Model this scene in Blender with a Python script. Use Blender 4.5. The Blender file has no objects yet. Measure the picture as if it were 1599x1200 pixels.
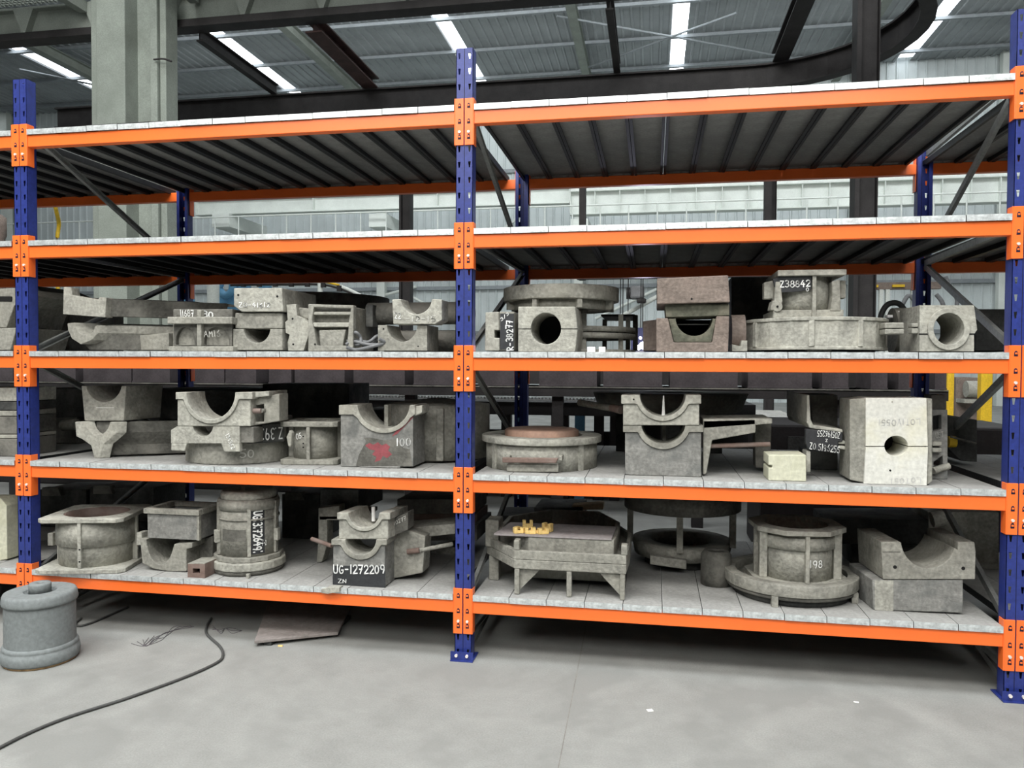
import bpy, bmesh, math, random
from mathutils import Vector, Matrix
from mathutils.geometry import tessellate_polygon
random.seed(7)
sc = bpy.context.scene
COL = sc.collection
# ---------------------------------------------------------------- camera
F_PX, YAW, PITCH, ROLL = 1212.5, -0.1793, -0.0257, 0.0043
CAM = Vector((0.8824, -3.5841, 1.4161))
def _basis():
    cy, sy, cp, sp, cr, sr = math.cos(YAW), math.sin(YAW), math.cos(PITCH), math.sin(PITCH), math.cos(ROLL), math.sin(ROLL)
    f = Vector((sy * cp, cy * cp, sp)); r = Vector((cy, -sy, 0)); u = r.cross(f)
    return cr * r + sr * u, -sr * r + cr * u, f
RT, UP, FW = _basis()
cd = bpy.data.cameras.new('camera'); cam = bpy.data.objects.new('camera', cd); COL.objects.link(cam)
cd.sensor_width = 36; cd.lens = F_PX * 36 / 1599; cd.clip_start = .05; cd.clip_end = 200
cam.matrix_world = Matrix(((RT.x, UP.x, -FW.x, CAM.x), (RT.y, UP.y, -FW.y, CAM.y), (RT.z, UP.z, -FW.z, CAM.z), (0, 0, 0, 1)))
sc.camera = cam
# ---------------------------------------------------------------- world, lights, exposure
w = bpy.data.worlds.new('world'); sc.world = w; w.use_nodes = True
w.node_tree.nodes['Background'].inputs[0].default_value = (.86, .93, 1, 1)
w.node_tree.nodes['Background'].inputs[1].default_value = .04
sc.view_settings.view_transform = 'Standard'; sc.view_settings.look = 'None'
sc.view_settings.exposure = 0.0; sc.view_settings.gamma = 1; sc.view_settings.use_curve_mapping = False
def area(name, loc, target, sx, sy, power, col=(1, 1, 1)):
    l = bpy.data.lights.new(name, 'AREA'); l.shape = 'RECTANGLE'; l.size = sx; l.size_y = sy; l.energy = power; l.color = col
    o = bpy.data.objects.new(name, l); COL.objects.link(o); o.location = loc
    o.rotation_euler = (Vector(target) - Vector(loc)).to_track_quat('-Z', 'Y').to_euler(); return o
area('skylight_front', (-1.0, -6.6, 9.5), (.3, .2, .8), 12, 2.2, 1400, (1, .985, .95))
area('fill_entrance', (-.5, -9.2, 6.4), (.2, .3, 1.2), 11, 2.5, 620, (1, .99, .96))  # added low frontal fill that brightens the casting fronts, not a roof skylight
area('skylight_overhead', (0, -2.4, 11.5), (0, -2.6, 0), 14, 3, 1150, (.97, .99, 1))
area('skylight_hall_west', (-8, 13, 12.2), (-8, 15, 0), 4, 12, 600, (.95, .98, 1))
area('skylight_hall_east', (8, 13, 12.2), (8, 15, 0), 4, 12, 600, (.95, .98, 1))
area('skylight_hall_wall', (0, 17, 11.9), (0, 27, 5), 30, 2, 1450, (.96, .99, 1))

# ---------------------------------------------------------------- helpers
def ray(px, py): return (FW + RT * ((px - 799.5) / F_PX) - UP * ((py - 600) / F_PX))
def at(px, py, Y):
    d = ray(px, py); return CAM + d * ((Y - CAM.y) / d.y)
def atz(px, py, Z):
    d = ray(px, py); return CAM + d * ((Z - CAM.z) / d.z)
def XZ(pts, Y): return [(lambda q: (q.x, q.z))(at(a, b, Y)) for a, b in pts]
def A(cx, cy, rx, ry, a0, a1, n=16):
    return [(cx + rx * math.cos(math.radians(a0 + (a1 - a0) * i / n)), cy + ry * math.sin(math.radians(a0 + (a1 - a0) * i / n))) for i in range(n + 1)]
PITCH_X = 2.4; Z5, DZ = 0.3436, 0.5799
CT = {k: Z5 + (5 - k) * DZ for k in range(1, 6)}          # connector tops
ZL = {k: CT[k] - .030 for k in CT}                          # deck surfaces
DEP = 1.42; RX = .045                                       # rack depth, rear posts' slight offset
def yb(px, py, k): return atz(px, py, ZL[k]).y

MATS = {}
def mat(name, rgb, rough=.75, metal=0, noise=.18, nscale=6, bump=.15, bscale=60, spec=.3, emit=None, estr=0, tint=None, tscale=2.0, tamt=.0, fine=.12):
    m = bpy.data.materials.new(name); m.use_nodes = True; nt = m.node_tree; n = nt.nodes; L = nt.links
    b = n['Principled BSDF']; b.inputs['Roughness'].default_value = rough; b.inputs['Metallic'].default_value = metal
    b.inputs['Specular IOR Level'].default_value = spec
    tc = n.new('ShaderNodeTexCoord')
    no = n.new('ShaderNodeTexNoise'); no.inputs['Scale'].default_value = nscale; no.inputs['Detail'].default_value = 5; no.inputs['Roughness'].default_value = .65
    L.new(tc.outputs['Object'], no.inputs['Vector'])
    mx = n.new('ShaderNodeMix'); mx.data_type = 'RGBA'
    mr = n.new('ShaderNodeMapRange'); mr.inputs[1].default_value = .35; mr.inputs[2].default_value = .65
    L.new(no.outputs[0], mr.inputs[0]); L.new(mr.outputs[0], mx.inputs[0])
    mx.inputs[6].default_value = [c * (1 - noise) for c in rgb] + [1]; mx.inputs[7].default_value = [min(1, c * (1 + noise)) for c in rgb] + [1]
    out = mx.outputs[2]
    n2 = n.new('ShaderNodeTexNoise'); n2.inputs['Scale'].default_value = bscale; n2.inputs['Detail'].default_value = 3
    L.new(tc.outputs['Object'], n2.inputs['Vector'])
    if fine:
        mf = n.new('ShaderNodeMix'); mf.data_type = 'RGBA'; mf.blend_type = 'MULTIPLY'; mf.inputs[0].default_value = 1
        r2 = n.new('ShaderNodeMapRange'); r2.inputs[1].default_value = .3; r2.inputs[2].default_value = .7; r2.inputs[3].default_value = 1 - fine; r2.inputs[4].default_value = 1 + fine
        L.new(n2.outputs[0], r2.inputs[0]); L.new(out, mf.inputs[6]); L.new(r2.outputs[0], mf.inputs[7]); out = mf.outputs[2]
    if tint:
        n3 = n.new('ShaderNodeTexNoise'); n3.inputs['Scale'].default_value = tscale; n3.inputs['Detail'].default_value = 4
        L.new(tc.outputs['Object'], n3.inputs['Vector'])
        r3 = n.new('ShaderNodeMapRange'); r3.inputs[1].default_value = .47; r3.inputs[2].default_value = .6; r3.inputs[4].default_value = tamt
        L.new(n3.outputs[0], r3.inputs[0])
        m3 = n.new('ShaderNodeMix'); m3.data_type = 'RGBA'; L.new(r3.outputs[0], m3.inputs[0]); L.new(out, m3.inputs[6]); m3.inputs[7].default_value = list(tint) + [1]; out = m3.outputs[2]
    L.new(out, b.inputs['Base Color'])
    if bump:
        bp = n.new('ShaderNodeBump'); bp.inputs['Strength'].default_value = bump; bp.inputs['Distance'].default_value = .01
        L.new(n2.outputs[0], bp.inputs['Height']); L.new(bp.outputs[0], b.inputs['Normal'])
    if emit:
        b.inputs['Emission Color'].default_value = list(emit) + [1]; b.inputs['Emission Strength'].default_value = estr
    MATS[name] = m; return m
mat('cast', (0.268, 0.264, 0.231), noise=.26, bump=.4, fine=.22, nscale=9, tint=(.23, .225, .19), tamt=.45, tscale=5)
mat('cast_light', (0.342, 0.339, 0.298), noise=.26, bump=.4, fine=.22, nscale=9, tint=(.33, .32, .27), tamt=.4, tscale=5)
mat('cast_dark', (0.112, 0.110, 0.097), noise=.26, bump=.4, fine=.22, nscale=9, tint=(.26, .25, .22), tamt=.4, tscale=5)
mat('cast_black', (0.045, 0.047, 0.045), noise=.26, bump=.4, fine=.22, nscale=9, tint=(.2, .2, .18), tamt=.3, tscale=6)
mat('cast_brown', (.195, .158, .135), noise=.26, bump=.4, fine=.22, nscale=9, tint=(.19, .14, .12), tamt=.5, tscale=5)
mat('cast_green', (.10, .102, .075), noise=.26, bump=.4, fine=.22, nscale=9, tint=(.25, .22, .17), tamt=.5, tscale=8)
mat('cast_ash', (0.231, 0.231, 0.216), noise=.26, bump=.4, fine=.22, nscale=9, tint=(.12, .125, .12), tamt=.8, tscale=7)
mat('rust', (.18, .125, .105), tint=(.24, .20, .18), tamt=.5, tscale=9)
mat('rust_disc', (.36, .23, .17), tint=(.26, .17, .13), tamt=.6, tscale=9)
mat('white_cast', (.62, .62, .57), noise=.06, tint=(.62, .58, .36), tamt=.35, tscale=4)
mat('cream_cast', (.56, .56, .44), noise=.08, tint=(.42, .42, .30), tamt=.5, tscale=9)
mat('orange', (.93, .17, .03), rough=.32, noise=.03, nscale=3, bump=.02, spec=.5, fine=.02)
mat('blue', (.02, .034, .19), rough=.38, noise=.1, nscale=14, bump=.03, spec=.5, fine=.15)
mat('blue_dark', (.006, .008, .03), rough=.6, noise=.05)
mat('pin', (.85, .8, .75), rough=.35, metal=.3, noise=.02)
mat('galv', (.66, .70, .70), rough=.38, metal=.55, noise=.22, nscale=26, bump=.05, bscale=90)
mat('deck', (.30, .30, .287), rough=.8, metal=0, noise=.12, nscale=9, bump=.05, tint=(.23, .23, .218), tamt=.4)
mat('deck_under_shade', (.024, .025, .026), rough=.5, metal=.1, noise=.15)  # near-black: the shade below the decks is put into this colour
mat('brace', (.30, .31, .30), rough=.5, metal=.5, noise=.12)
mat('floor', (.262, .268, .255), rough=.72, noise=.13, nscale=2.2, bump=.05, bscale=140, tint=(.205, .21, .20), tamt=.7, tscale=2.3, fine=.10)
mat('joint', (.20, .195, .18), noise=.2, bump=0)
mat('chalk', (.85, .86, .84), rough=.9, noise=.05, bump=0)
mat('chalk_faint', (.52, .52, .48), rough=.9, noise=.1, bump=0)
mat('pencil', (.50, .50, .50), rough=.9, noise=.2, bump=0)
mat('red_paint', (.26, .07, .08), rough=.8, noise=.2)
mat('black_paint', (.035, .037, .04), rough=.7, noise=.2)
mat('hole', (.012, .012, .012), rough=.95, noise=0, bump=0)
mat('steel_dark', (.024, .022, .022), rough=.6, noise=.3, nscale=4)
mat('steel_red', (.06, .033, .03), rough=.7, noise=.3, nscale=4)
mat('girder_pale', (.25, .275, .245), rough=.7, noise=.12, nscale=2)
mat('pale_steel', (.66, .70, .66), rough=.6, noise=.07, nscale=1.5)
mat('wall', (.55, .60, .60), rough=.6, noise=.08, nscale=.8)
mat('roof', (.33, .35, .36), rough=.55, noise=.12, nscale=.7, metal=.2)
mat('purlin', (.26, .285, .30), rough=.6, noise=.1)
mat('column', (.27, .30, .265), rough=.85, noise=.12, nscale=2.5, tint=(.20, .225, .195), tamt=.5, tscale=1.2)
mat('skylight', (.9, .92, .95), rough=.4, noise=0, bump=0, emit=(.9, .95, 1), estr=6)
mat('weld', (.9, .92, 1), noise=0, bump=0, emit=(.75, .75, 1), estr=25)
mat('yellow', (.72, .47, .03), rough=.5, noise=.12)
mat('yellow_bright', (.80, .58, .22), rough=.85, noise=.1)
mat('sky_blue', (.13, .32, .50), rough=.5, noise=.1)
mat('rubber', (.07, .072, .07), rough=.6, noise=.1, bump=0)
mat('hose_grey', (.16, .165, .17), rough=.45, noise=.2)
mat('bollard', (.19, .21, .21), rough=.85, noise=.06, nscale=5, bump=.12)
mat('rust_base', (.38, .25, .13), rough=.95, noise=.4, nscale=20, bump=.5)
mat('board', (.26, .235, .22), rough=.9, noise=.18, nscale=8)
mat('board_mauve', (.30, .275, .275), rough=.85, noise=.08, nscale=8)
mat('wood', (.55, .42, .26), rough=.85, noise=.12)
mat('grey_box', (.055, .047, .05), rough=.8, noise=.35, nscale=3)
mat('slat', (.42, .42, .40), rough=.7, noise=.1)
mat('wire', (.10, .09, .10), rough=.6, noise=.1, bump=0)
mat('paper', (.9, .9, .88), noise=.02)

class MB:
    def __init__(s): s.v = []; s.f = []; s.m = []; s.sm = []; s.cur = 0
    def add(s, vs, fs, smooth=False):
        o = len(s.v); s.v += [Vector(v) for v in vs]
        for f in fs: s.f.append([o + i for i in f]); s.m.append(s.cur); s.sm.append(smooth)
    def ext(s, loops, y0, dep, d=(0, 1), taper=1.0):
        """loops of (x,z): outer then holes; extruded horizontally along d from plane y0"""
        if loops and not isinstance(loops[0][0], (tuple, list)): loops = [loops]
        dx, dy = d[0] * dep, d[1] * dep
        flat = [p for l in loops for p in l]; n = len(flat)
        cx = sum(p[0] for p in loops[0]) / len(loops[0]); cz = sum(p[1] for p in loops[0]) / len(loops[0])
        vs = [(x, y0, z) for x, z in flat] + [(cx + (x - cx) * taper + dx, y0 + dy, cz + (z - cz) * taper) for x, z in flat]
        fs = []
        if len(loops) == 1:
            fs.append(list(range(n))); fs.append([n + i for i in range(n)][::-1])
        else:
            tr = tessellate_polygon([[Vector((x, z, 0)) for x, z in l] for l in loops])
            for t in tr: fs.append(list(t)); fs.append([n + i for i in t][::-1])
        o = 0
        for l in loops:
            k = len(l)
            for i in range(k): fs.append([o + i, n + o + i, n + o + (i + 1) % k, o + (i + 1) % k])
            o += k
        s.add(vs, fs); return s
    def prism(s, loops, z0, z1):
        """plan polygon loops of (x,y) extruded vertically"""
        if not isinstance(loops[0][0], (tuple, list)): loops = [loops]
        flat = [p for l in loops for p in l]; n = len(flat)
        vs = [(x, y, z0) for x, y in flat] + [(x, y, z1) for x, y in flat]; fs = []
        if len(loops) == 1: fs.append(list(range(n))[::-1]); fs.append([n + i for i in range(n)])
        else:
            for t in tessellate_polygon([[Vector((x, y, 0)) for x, y in l] for l in loops]):
                fs.append(list(t)); fs.append([n + i for i in t][::-1])
        o = 0
        for l in loops:
            k = len(l)
            for i in range(k): fs.append([o + i, o + (i + 1) % k, n + o + (i + 1) % k, n + o + i])
            o += k
        s.add(vs, fs); return s
    def box(s, x0, x1, y0, y1, z0, z1, rot=0, piv=None, taper=1):
        cx, cy = piv or ((x0 + x1) / 2, (y0 + y1) / 2); c, t = math.cos(rot), math.sin(rot); mx, my = (x0 + x1) / 2, (y0 + y1) / 2
        vs = []
        for z, q in ((z0, taper), (z1, 1)):
            for x, y in ((x0, y0), (x1, y0), (x1, y1), (x0, y1)):
                x = mx + (x - mx) * q; y = my + (y - my) * q
                vs.append((cx + (x - cx) * c - (y - cy) * t, cy + (x - cx) * t + (y - cy) * c, z))
        s.add(vs, [(3, 2, 1, 0), (4, 5, 6, 7), (0, 1, 5, 4), (1, 2, 6, 5), (2, 3, 7, 6), (3, 0, 4, 7)]); return s
    def lathe(s, cx, cy, prof, seg=40, a0=0, a1=360, smooth=True):
        """closed profile of (r,z) revolved about the vertical through cx,cy"""
        full = abs(a1 - a0) >= 359.9; ns = seg if full else seg + 1; k = len(prof); vs = []
        for i in range(ns):
            a = math.radians(a0 + (a1 - a0) * i / seg)
            vs += [(cx + r * math.cos(a), cy + r * math.sin(a), z) for r, z in prof]
        fs = []
        for i in range(seg):
            i2 = (i + 1) % ns
            for j in range(k):
                j2 = (j + 1) % k
                if prof[j][0] < 1e-6 and prof[j2][0] < 1e-6: continue
                fs.append([i * k + j, i2 * k + j, i2 * k + j2, i * k + j2])
        s.add(vs, fs, smooth)
        if not full: s.add(vs[:k], [list(range(k))]); s.add(vs[-k:], [list(range(k))[::-1]])
        return s
    def tube(s, p0, p1, r0, r1=None, seg=14, ri=0, smooth=True):
        p0, p1 = Vector(p0), Vector(p1); r1 = r0 if r1 is None else r1
        d = (p1 - p0).normalized(); u = d.orthogonal().normalized(); v = d.cross(u)
        ang = [2 * math.pi * i / seg for i in range(seg)]
        ring = lambda p, r: [p + u * (r * math.cos(a)) + v * (r * math.sin(a)) for a in ang]
        vs = ring(p0, r0) + ring(p1, r1)
        s.add(vs, [[i, (i + 1) % seg, seg + (i + 1) % seg, seg + i] for i in range(seg)], smooth)
        if ri:
            vs2 = ring(p0, ri) + ring(p1, ri)
            s.add(vs2, [[seg + i, seg + (i + 1) % seg, (i + 1) % seg, i] for i in range(seg)], smooth)
            s.add(vs[:seg] + vs2[:seg], [[i, seg + i, seg + (i + 1) % seg, (i + 1) % seg] for i in range(seg)])
            s.add(vs[seg:] + vs2[seg:], [[i, (i + 1) % seg, seg + (i + 1) % seg, seg + i] for i in range(seg)])
        else:
            s.add(vs[:seg], [list(range(seg))[::-1]]); s.add(vs[seg:], [list(range(seg))])
        return s
    def cable(s, pts, r, seg=8, sub=6):
        pts = [Vector(p) for p in pts]; P = []
        q = [pts[0] * 2 - pts[1]] + pts + [pts[-1] * 2 - pts[-2]]
        for i in range(1, len(q) - 2):
            for j in range(sub):
                t = j / sub; a, b, c, d = q[i - 1], q[i], q[i + 1], q[i + 2]
                P.append(.5 * ((2 * b) + (c - a) * t + (2 * a - 5 * b + 4 * c - d) * t * t + (3 * b - a - 3 * c + d) * t ** 3))
        P.append(pts[-1]); vs = []
        for i, p in enumerate(P):
            d = (P[min(i + 1, len(P) - 1)] - P[max(i - 1, 0)]).normalized()
            u = d.cross(Vector((0, 0, 1)));
            if u.length < .05: u = d.cross(Vector((0, 1, 0)))
            u.normalize(); v = u.cross(d)
            vs += [p + u * (r * math.cos(2 * math.pi * k / seg)) + v * (r * math.sin(2 * math.pi * k / seg)) for k in range(seg)]
        fs = []
        for i in range(len(P) - 1):
            for k in range(seg): fs.append([i * seg + k, i * seg + (k + 1) % seg, (i + 1) * seg + (k + 1) % seg, (i + 1) * seg + k])
        s.add(vs, fs, True); s.add(vs[:seg], [list(range(seg))]); s.add(vs[-seg:], [list(range(seg))[::-1]]); return s
    def build(s, name, mats, parent=None, bevel=0, origin=None):
        if isinstance(mats, str): mats = [mats]
        me = bpy.data.meshes.new(name)
        loc = Vector((0, 0, 0))
        if parent is None:
            lo = Vector([min(v[i] for v in s.v) for i in range(3)]); hi = Vector([max(v[i] for v in s.v) for i in range(3)])
            loc = Vector(((lo.x + hi.x) / 2, (lo.y + hi.y) / 2, lo.z)) if origin is None else Vector(origin)
            base = loc
        else: base = parent['_o'] if '_o' in parent else (0, 0, 0); base = Vector(base)
        me.from_pydata([v - base for v in s.v], [], s.f)
        for m in mats: me.materials.append(MATS[m])
        for p, mi, sm in zip(me.polygons, s.m, s.sm): p.material_index = mi; p.use_smooth = sm
        bm = bmesh.new(); bm.from_mesh(me); bmesh.ops.recalc_face_normals(bm, faces=bm.faces); bm.to_mesh(me); bm.free()
        o = bpy.data.objects.new(name, me); COL.objects.link(o); o.location = loc
        if parent is not None: o.parent = parent; o['_o'] = list(base)
        else: o['_o'] = list(loc)
        if bevel:
            md = o.modifiers.new('bevel', 'BEVEL'); md.width = bevel; md.segments = 2; md.limit_method = 'ANGLE'; md.angle_limit = math.radians(40)
        return o
LABELS = set()
def tag(o, label, cat, group=None):
    o['label'] = label; o['category'] = cat
    if group: o['group'] = group
    return o
def thing(name, label, cat, loc, group=None):
    o = bpy.data.objects.new(name, None); COL.objects.link(o); o.location = loc; o['_o'] = list(loc); o.empty_display_size = .1
    return tag(o, label, cat, group)
def struct(o): o['kind'] = 'structure'; return o
def copy_part(o, parent, off=(0, 0, 0)):
    c = o.copy(); COL.objects.link(c); c.parent = parent; c.location = o.location + Vector(off); return c

# stroke lettering: glyphs in a box .6 wide and 1 high, drawn as painted strokes
def _c(cx, cy, rx, ry, a0, a1, n=10): return [(cx + rx * math.cos(math.radians(a0 + (a1 - a0) * i / n)), cy + ry * math.sin(math.radians(a0 + (a1 - a0) * i / n))) for i in range(n + 1)]
GL = {'0': [_c(.3, .5, .27, .48, 90, 450, 14)], '1': [[(.13, 1), (.13, 0)]], 'i': [[(.12, .8), (.32, 1), (.32, 0)], [(.1, 0), (.55, 0)]],
 '2': [_c(.3, .72, .26, .27, 160, -30, 8) + [(.05, .02), (.6, .04)]],
 '3': [_c(.28, .75, .24, .24, 140, -90, 8) + _c(.28, .26, .28, .26, 90, -140, 8)],
 '4': [[(.35, 1), (.02, .4), (.6, .4)], [(.42, .65), (.42, 0)]], '5': [[(.55, 1), (.12, 1), (.1, .58)] + _c(.28, .3, .28, .29, 100, -140, 8)],
 '6': [[(.45, 1), (.15, .6), (.05, .3)] + _c(.3, .27, .25, .26, 180, 530, 12)], '7': [[(.02, .97), (.58, .97), (.25, 0)], [(.15, .5), (.5, .5)]],
 '8': [_c(.3, .75, .21, .23, -90, 270, 12), _c(.3, .27, .27, .26, 90, 450, 12)], '9': [_c(.3, .7, .25, .27, 0, 360, 12) + [(.52, .35), (.4, 0)]],
 'U': [[(.03, 1), (.03, .3)] + _c(.3, .28, .26, .27, 180, 360, 8) + [(.57, 1)]], 'G': [_c(.32, .5, .3, .48, 55, 330, 12) + [(.6, .45), (.35, .45)]],
 'Z': [[(.03, 1), (.56, 1), (.03, 0), (.6, 0)]], 'N': [[(.04, 0), (.04, 1), (.55, 0), (.55, 1)]], 'R': [[(.05, 0), (.05, 1)] + _c(.28, .75, .26, .24, 90, -90, 8) + [(.08, .5), (.58, 0)]],
 'A': [[(.02, 0), (.3, 1), (.58, 0)], [(.13, .38), (.48, .38)]], 'M': [[(.02, 0), (.08, 1), (.3, .4), (.52, 1), (.6, 0)]], 'O': [_c(.3, .5, .27, .45, 90, 450, 14)],
 '-': [[(.1, .48), (.5, .48)]], '.': [[(.25, 0), (.3, .04)]], '/': [[(.1, -.05), (.5, 1.05)]], 'V': [[(.03, 1), (.3, 0), (.57, 1)]], 'v': [[(.1, .6), (.3, .2), (.75, .9)]], 'E': [[(.55, 1), (.05, 1), (.05, 0), (.57, 0)], [(.05, .52), (.45, .52)]], 'T': [[(.02, 1), (.58, 1)], [(.3, 1), (.3, 0)]], 'S': [_c(.3, .75, .24, .24, 40, 270, 8) + _c(.3, .26, .26, .26, 90, -140, 8)], 'C': [_c(.33, .5, .28, .48, 60, 300, 10)], 'L': [[(.05, 1), (.05, 0), (.55, 0)]], ' ': []}
def write(parent, text, fmap, h=1.0, wd=.12, m='chalk', name='painted_number', seed=1, adv=.78):
    """fmap(u,v)->world point; the text runs along u in units of glyph height, v up"""
    rnd = random.Random(seed); mb = MB(); u0 = 0
    for ch in text:
        jx, jy, js = rnd.uniform(-.03, .03), rnd.uniform(-.05, .05), rnd.uniform(.93, 1.06)
        for st in GL[ch]:
            pts = [(u0 + jx + x * js, jy + y * js) for x, y in st]
            for (x0, y0), (x1, y1) in zip(pts, pts[1:]):
                dx, dy = x1 - x0, y1 - y0; l = math.hypot(dx, dy) or 1; nx, ny = -dy / l * wd / 2, dx / l * wd / 2; ex, ey = dx / l * wd * .35, dy / l * wd * .35
                q = [(x0 - ex + nx, y0 - ey + ny), (x0 - ex - nx, y0 - ey - ny), (x1 + ex - nx, y1 + ey - ny), (x1 + ex + nx, y1 + ey + ny)]
                mb.add([fmap(a, b) for a, b in q], [(0, 1, 2, 3)])
        u0 += .45 if ch in '1. ' else adv
    return mb.build(name, m, parent) if mb.f else None
def textlen(t, adv=.78): return sum(.45 if c in '1. ' else adv for c in t) - .15
def wr(parent, text, p0, p1, p2, Y, m='chalk', wd=.13, name='painted_number', seed=1, off=.003):
    """p0 = pixel of text start on its baseline, p1 = end of baseline, p2 = top of first glyph; on the plane y=Y"""
    a, b, c = at(*p0, Y - off), at(*p1, Y - off), at(*p2, Y - off); n = textlen(text); U = (b - a) / n; V = (c - a)
    return write(parent, text, lambda u, v: a + U * u + V * v, wd=wd, m=m, name=name, seed=seed)
def wr3(parent, text, o, U, V, m='chalk', wd=.13, name='painted_number', seed=1):
    o, U, V = Vector(o), Vector(U), Vector(V); return write(parent, text, lambda u, v: o + U * u + V * v, wd=wd, m=m, name=name, seed=seed)
def wrcyl(parent, text, cx, cy, r, a0, da, z0, h, m='chalk', wd=.13, vert=False, seed=1, name='painted_number'):
    """on an upright cylinder; a0 start angle, da angle per glyph height; vert: text runs downward"""
    if not vert: f = lambda u, v: Vector((cx + (r + .003) * math.cos(a0 + da * u), cy + (r + .003) * math.sin(a0 + da * u), z0 + h * v))
    else: f = lambda u, v: Vector((cx + (r + .003) * math.cos(a0 + da * v), cy + (r + .003) * math.sin(a0 + da * v), z0 - h * u))
    return write(parent, text, f, wd=wd, m=m, name=name, seed=seed)
#@@STRUCT
# ---------------------------------------------------------------- setting
mb = MB(); mb.box(-32, 34, -9, 27.4, -.2, 0); fl_ = struct(mb.build('floor', 'floor', origin=(0, 0, 0)))
ja, jb = atz(905, 1030, 0), atz(872, 1199, 0); jd = (jb - ja).normalized()
mb = MB(); q0, q1 = ja - jd * 4, jb + jd * 3; nn = Vector((jd.y, -jd.x, 0)) * .0022; mb.add([q0 + nn + Vector((0, 0, .0006)), q0 - nn + Vector((0, 0, .0006)), q1 - nn + Vector((0, 0, .0006)), q1 + nn + Vector((0, 0, .0006))], [(0, 1, 2, 3)]); mb.build('floor_joint', 'joint', fl_)
RZ = 12.5; WY = 27.0
# roof: ribbed sheets broken by skylight strips that run front to back
strips = [at(412, 120, 0)]
def atZ(px, py, Z):
    d = ray(px, py); return CAM + d * ((Z - CAM.z) / d.z)
sx = [atZ(97, 110, RZ).x, atZ(402, 100, RZ).x, atZ(730, 95, RZ).x, atZ(1061, 50, RZ).x, atZ(1405, 100, RZ).x]
sx = [sx[0] - 7.3] + sx + [sx[-1] + 7.3, sx[-1] + 14.6]
SW = .25
mb = MB(); edges = [-32] + [e for x in sx for e in (x - SW, x + SW)] + [34]
roof = struct(mb.box(-32, 34, -9, WY, RZ + .25, RZ + .27).build('ceiling', 'roof', origin=(0, 0, RZ)))
mb = MB()
for a, b in zip(edges[::2], edges[1::2]):
    n = max(1, int((b - a) / .3)); s = (b - a) / n
    prof = []
    for i in range(n):
        x = a + i * s; prof += [(x, RZ), (x + s * .62, RZ), (x + s * .7, RZ - .04), (x + s * .92, RZ - .04)]
    prof.append((b, RZ)); vs = [(x, 4, z) for x, z in prof] + [(x, WY, z) for x, z in prof]; k = len(prof)
    mb.add(vs, [[i, i + 1, k + i + 1, k + i] for i in range(k - 1)])
    mb.box(a, b, -9, 4, RZ, RZ + .02)
rs = mb.build('roof_sheet', 'roof', roof); rs['kind'] = 'stuff'
pur = None
for i in range(11):
    y = 5 + i * 2.6; m_ = MB(); m_.box(-32, 34, y, y + .07, RZ - .14, RZ - .05); m_.box(-32, 34, y, y + .12, RZ - .15, RZ - .14)
    if y < WY: m_.build('purlin', 'purlin', roof)
for i in range(5):
    x = at(850, 60, 14).x + (i - 3) * 9
    m_ = MB(); m_.box(x - .14, x + .14, -9, WY, RZ - .62, RZ - .60); m_.box(x - .02, x + .02, -9, WY, RZ - .6, RZ - .3); m_.box(x - .14, x + .14, -9, WY, RZ - .3, RZ - .28); m_.build('rafter', 'girder_pale', roof)
for k, (p, q) in enumerate((((870, 25), (1260, 95)), ((1150, 20), (900, 112)), ((30, 108), (230, 150)))):
    a, b = atZ(*p, RZ - .45), atZ(*q, RZ - .45); MB().tube(a, b, .035, seg=8).build('brace_rod', 'purlin', roof)
for i, x in enumerate(sx):
    s = MB().box(x - SW, x + SW, -9, WY - .3, RZ + .02, RZ + .05).build('window_%d' % (i + 1), 'skylight'); struct(s)
# far wall of ribbed sheets with posts and rails
mb = MB(); prof = []; n = 200; s = 66 / n
for i in range(n):
    x = -32 + i * s; prof += [(x, WY), (x + s * .7, WY), (x + s * .78, WY - .05), (x + s * .92, WY - .05)]
prof.append((34, WY)); k = len(prof); vs = [(x, y, 0) for x, y in prof] + [(x, y, RZ + .2) for x, y in prof]
mb.add(vs, [[i, i + 1, k + i + 1, k + i] for i in range(k - 1)])
wall = struct(MB().box(-32, 34, WY + .02, WY + .2, 0, RZ + .2).build('wall_back', 'wall', origin=(0, WY, 0)))
mb.build('wall_sheet', 'wall', wall)['kind'] = 'stuff'
for z in (2.6, 4.4, 6.6, 9.0): MB().box(-32, 34, WY - .16, WY - .05, z, z + .14).build('wall_rail', 'purlin', wall)
for px in (20, 240, 600, 722, 905, 1330, 1560):
    x = at(px, 400, WY).x; MB().box(x - .17, x + .17, WY - .45, WY - .16, 0, RZ).build('wall_post', 'pale_steel', wall)
for (p, q) in (((485, 492), (650, 448)), ((1050, 440), (930, 498)), ((640, 462), (720, 505)), ((810, 340), (750, 385))):
    MB().tube(at(*p, WY - .3), at(*q, WY - .3), .06, seg=8).build('wall_brace', 'pale_steel', wall)
struct(MB().box(-32.2, -32, -9, WY, 0, RZ).build('wall_left', 'wall', origin=(-32, 10, 0)))
struct(MB().box(34, 34.2, -9, WY, 0, RZ).build('wall_right', 'wall', origin=(34, 10, 0)))

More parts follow.
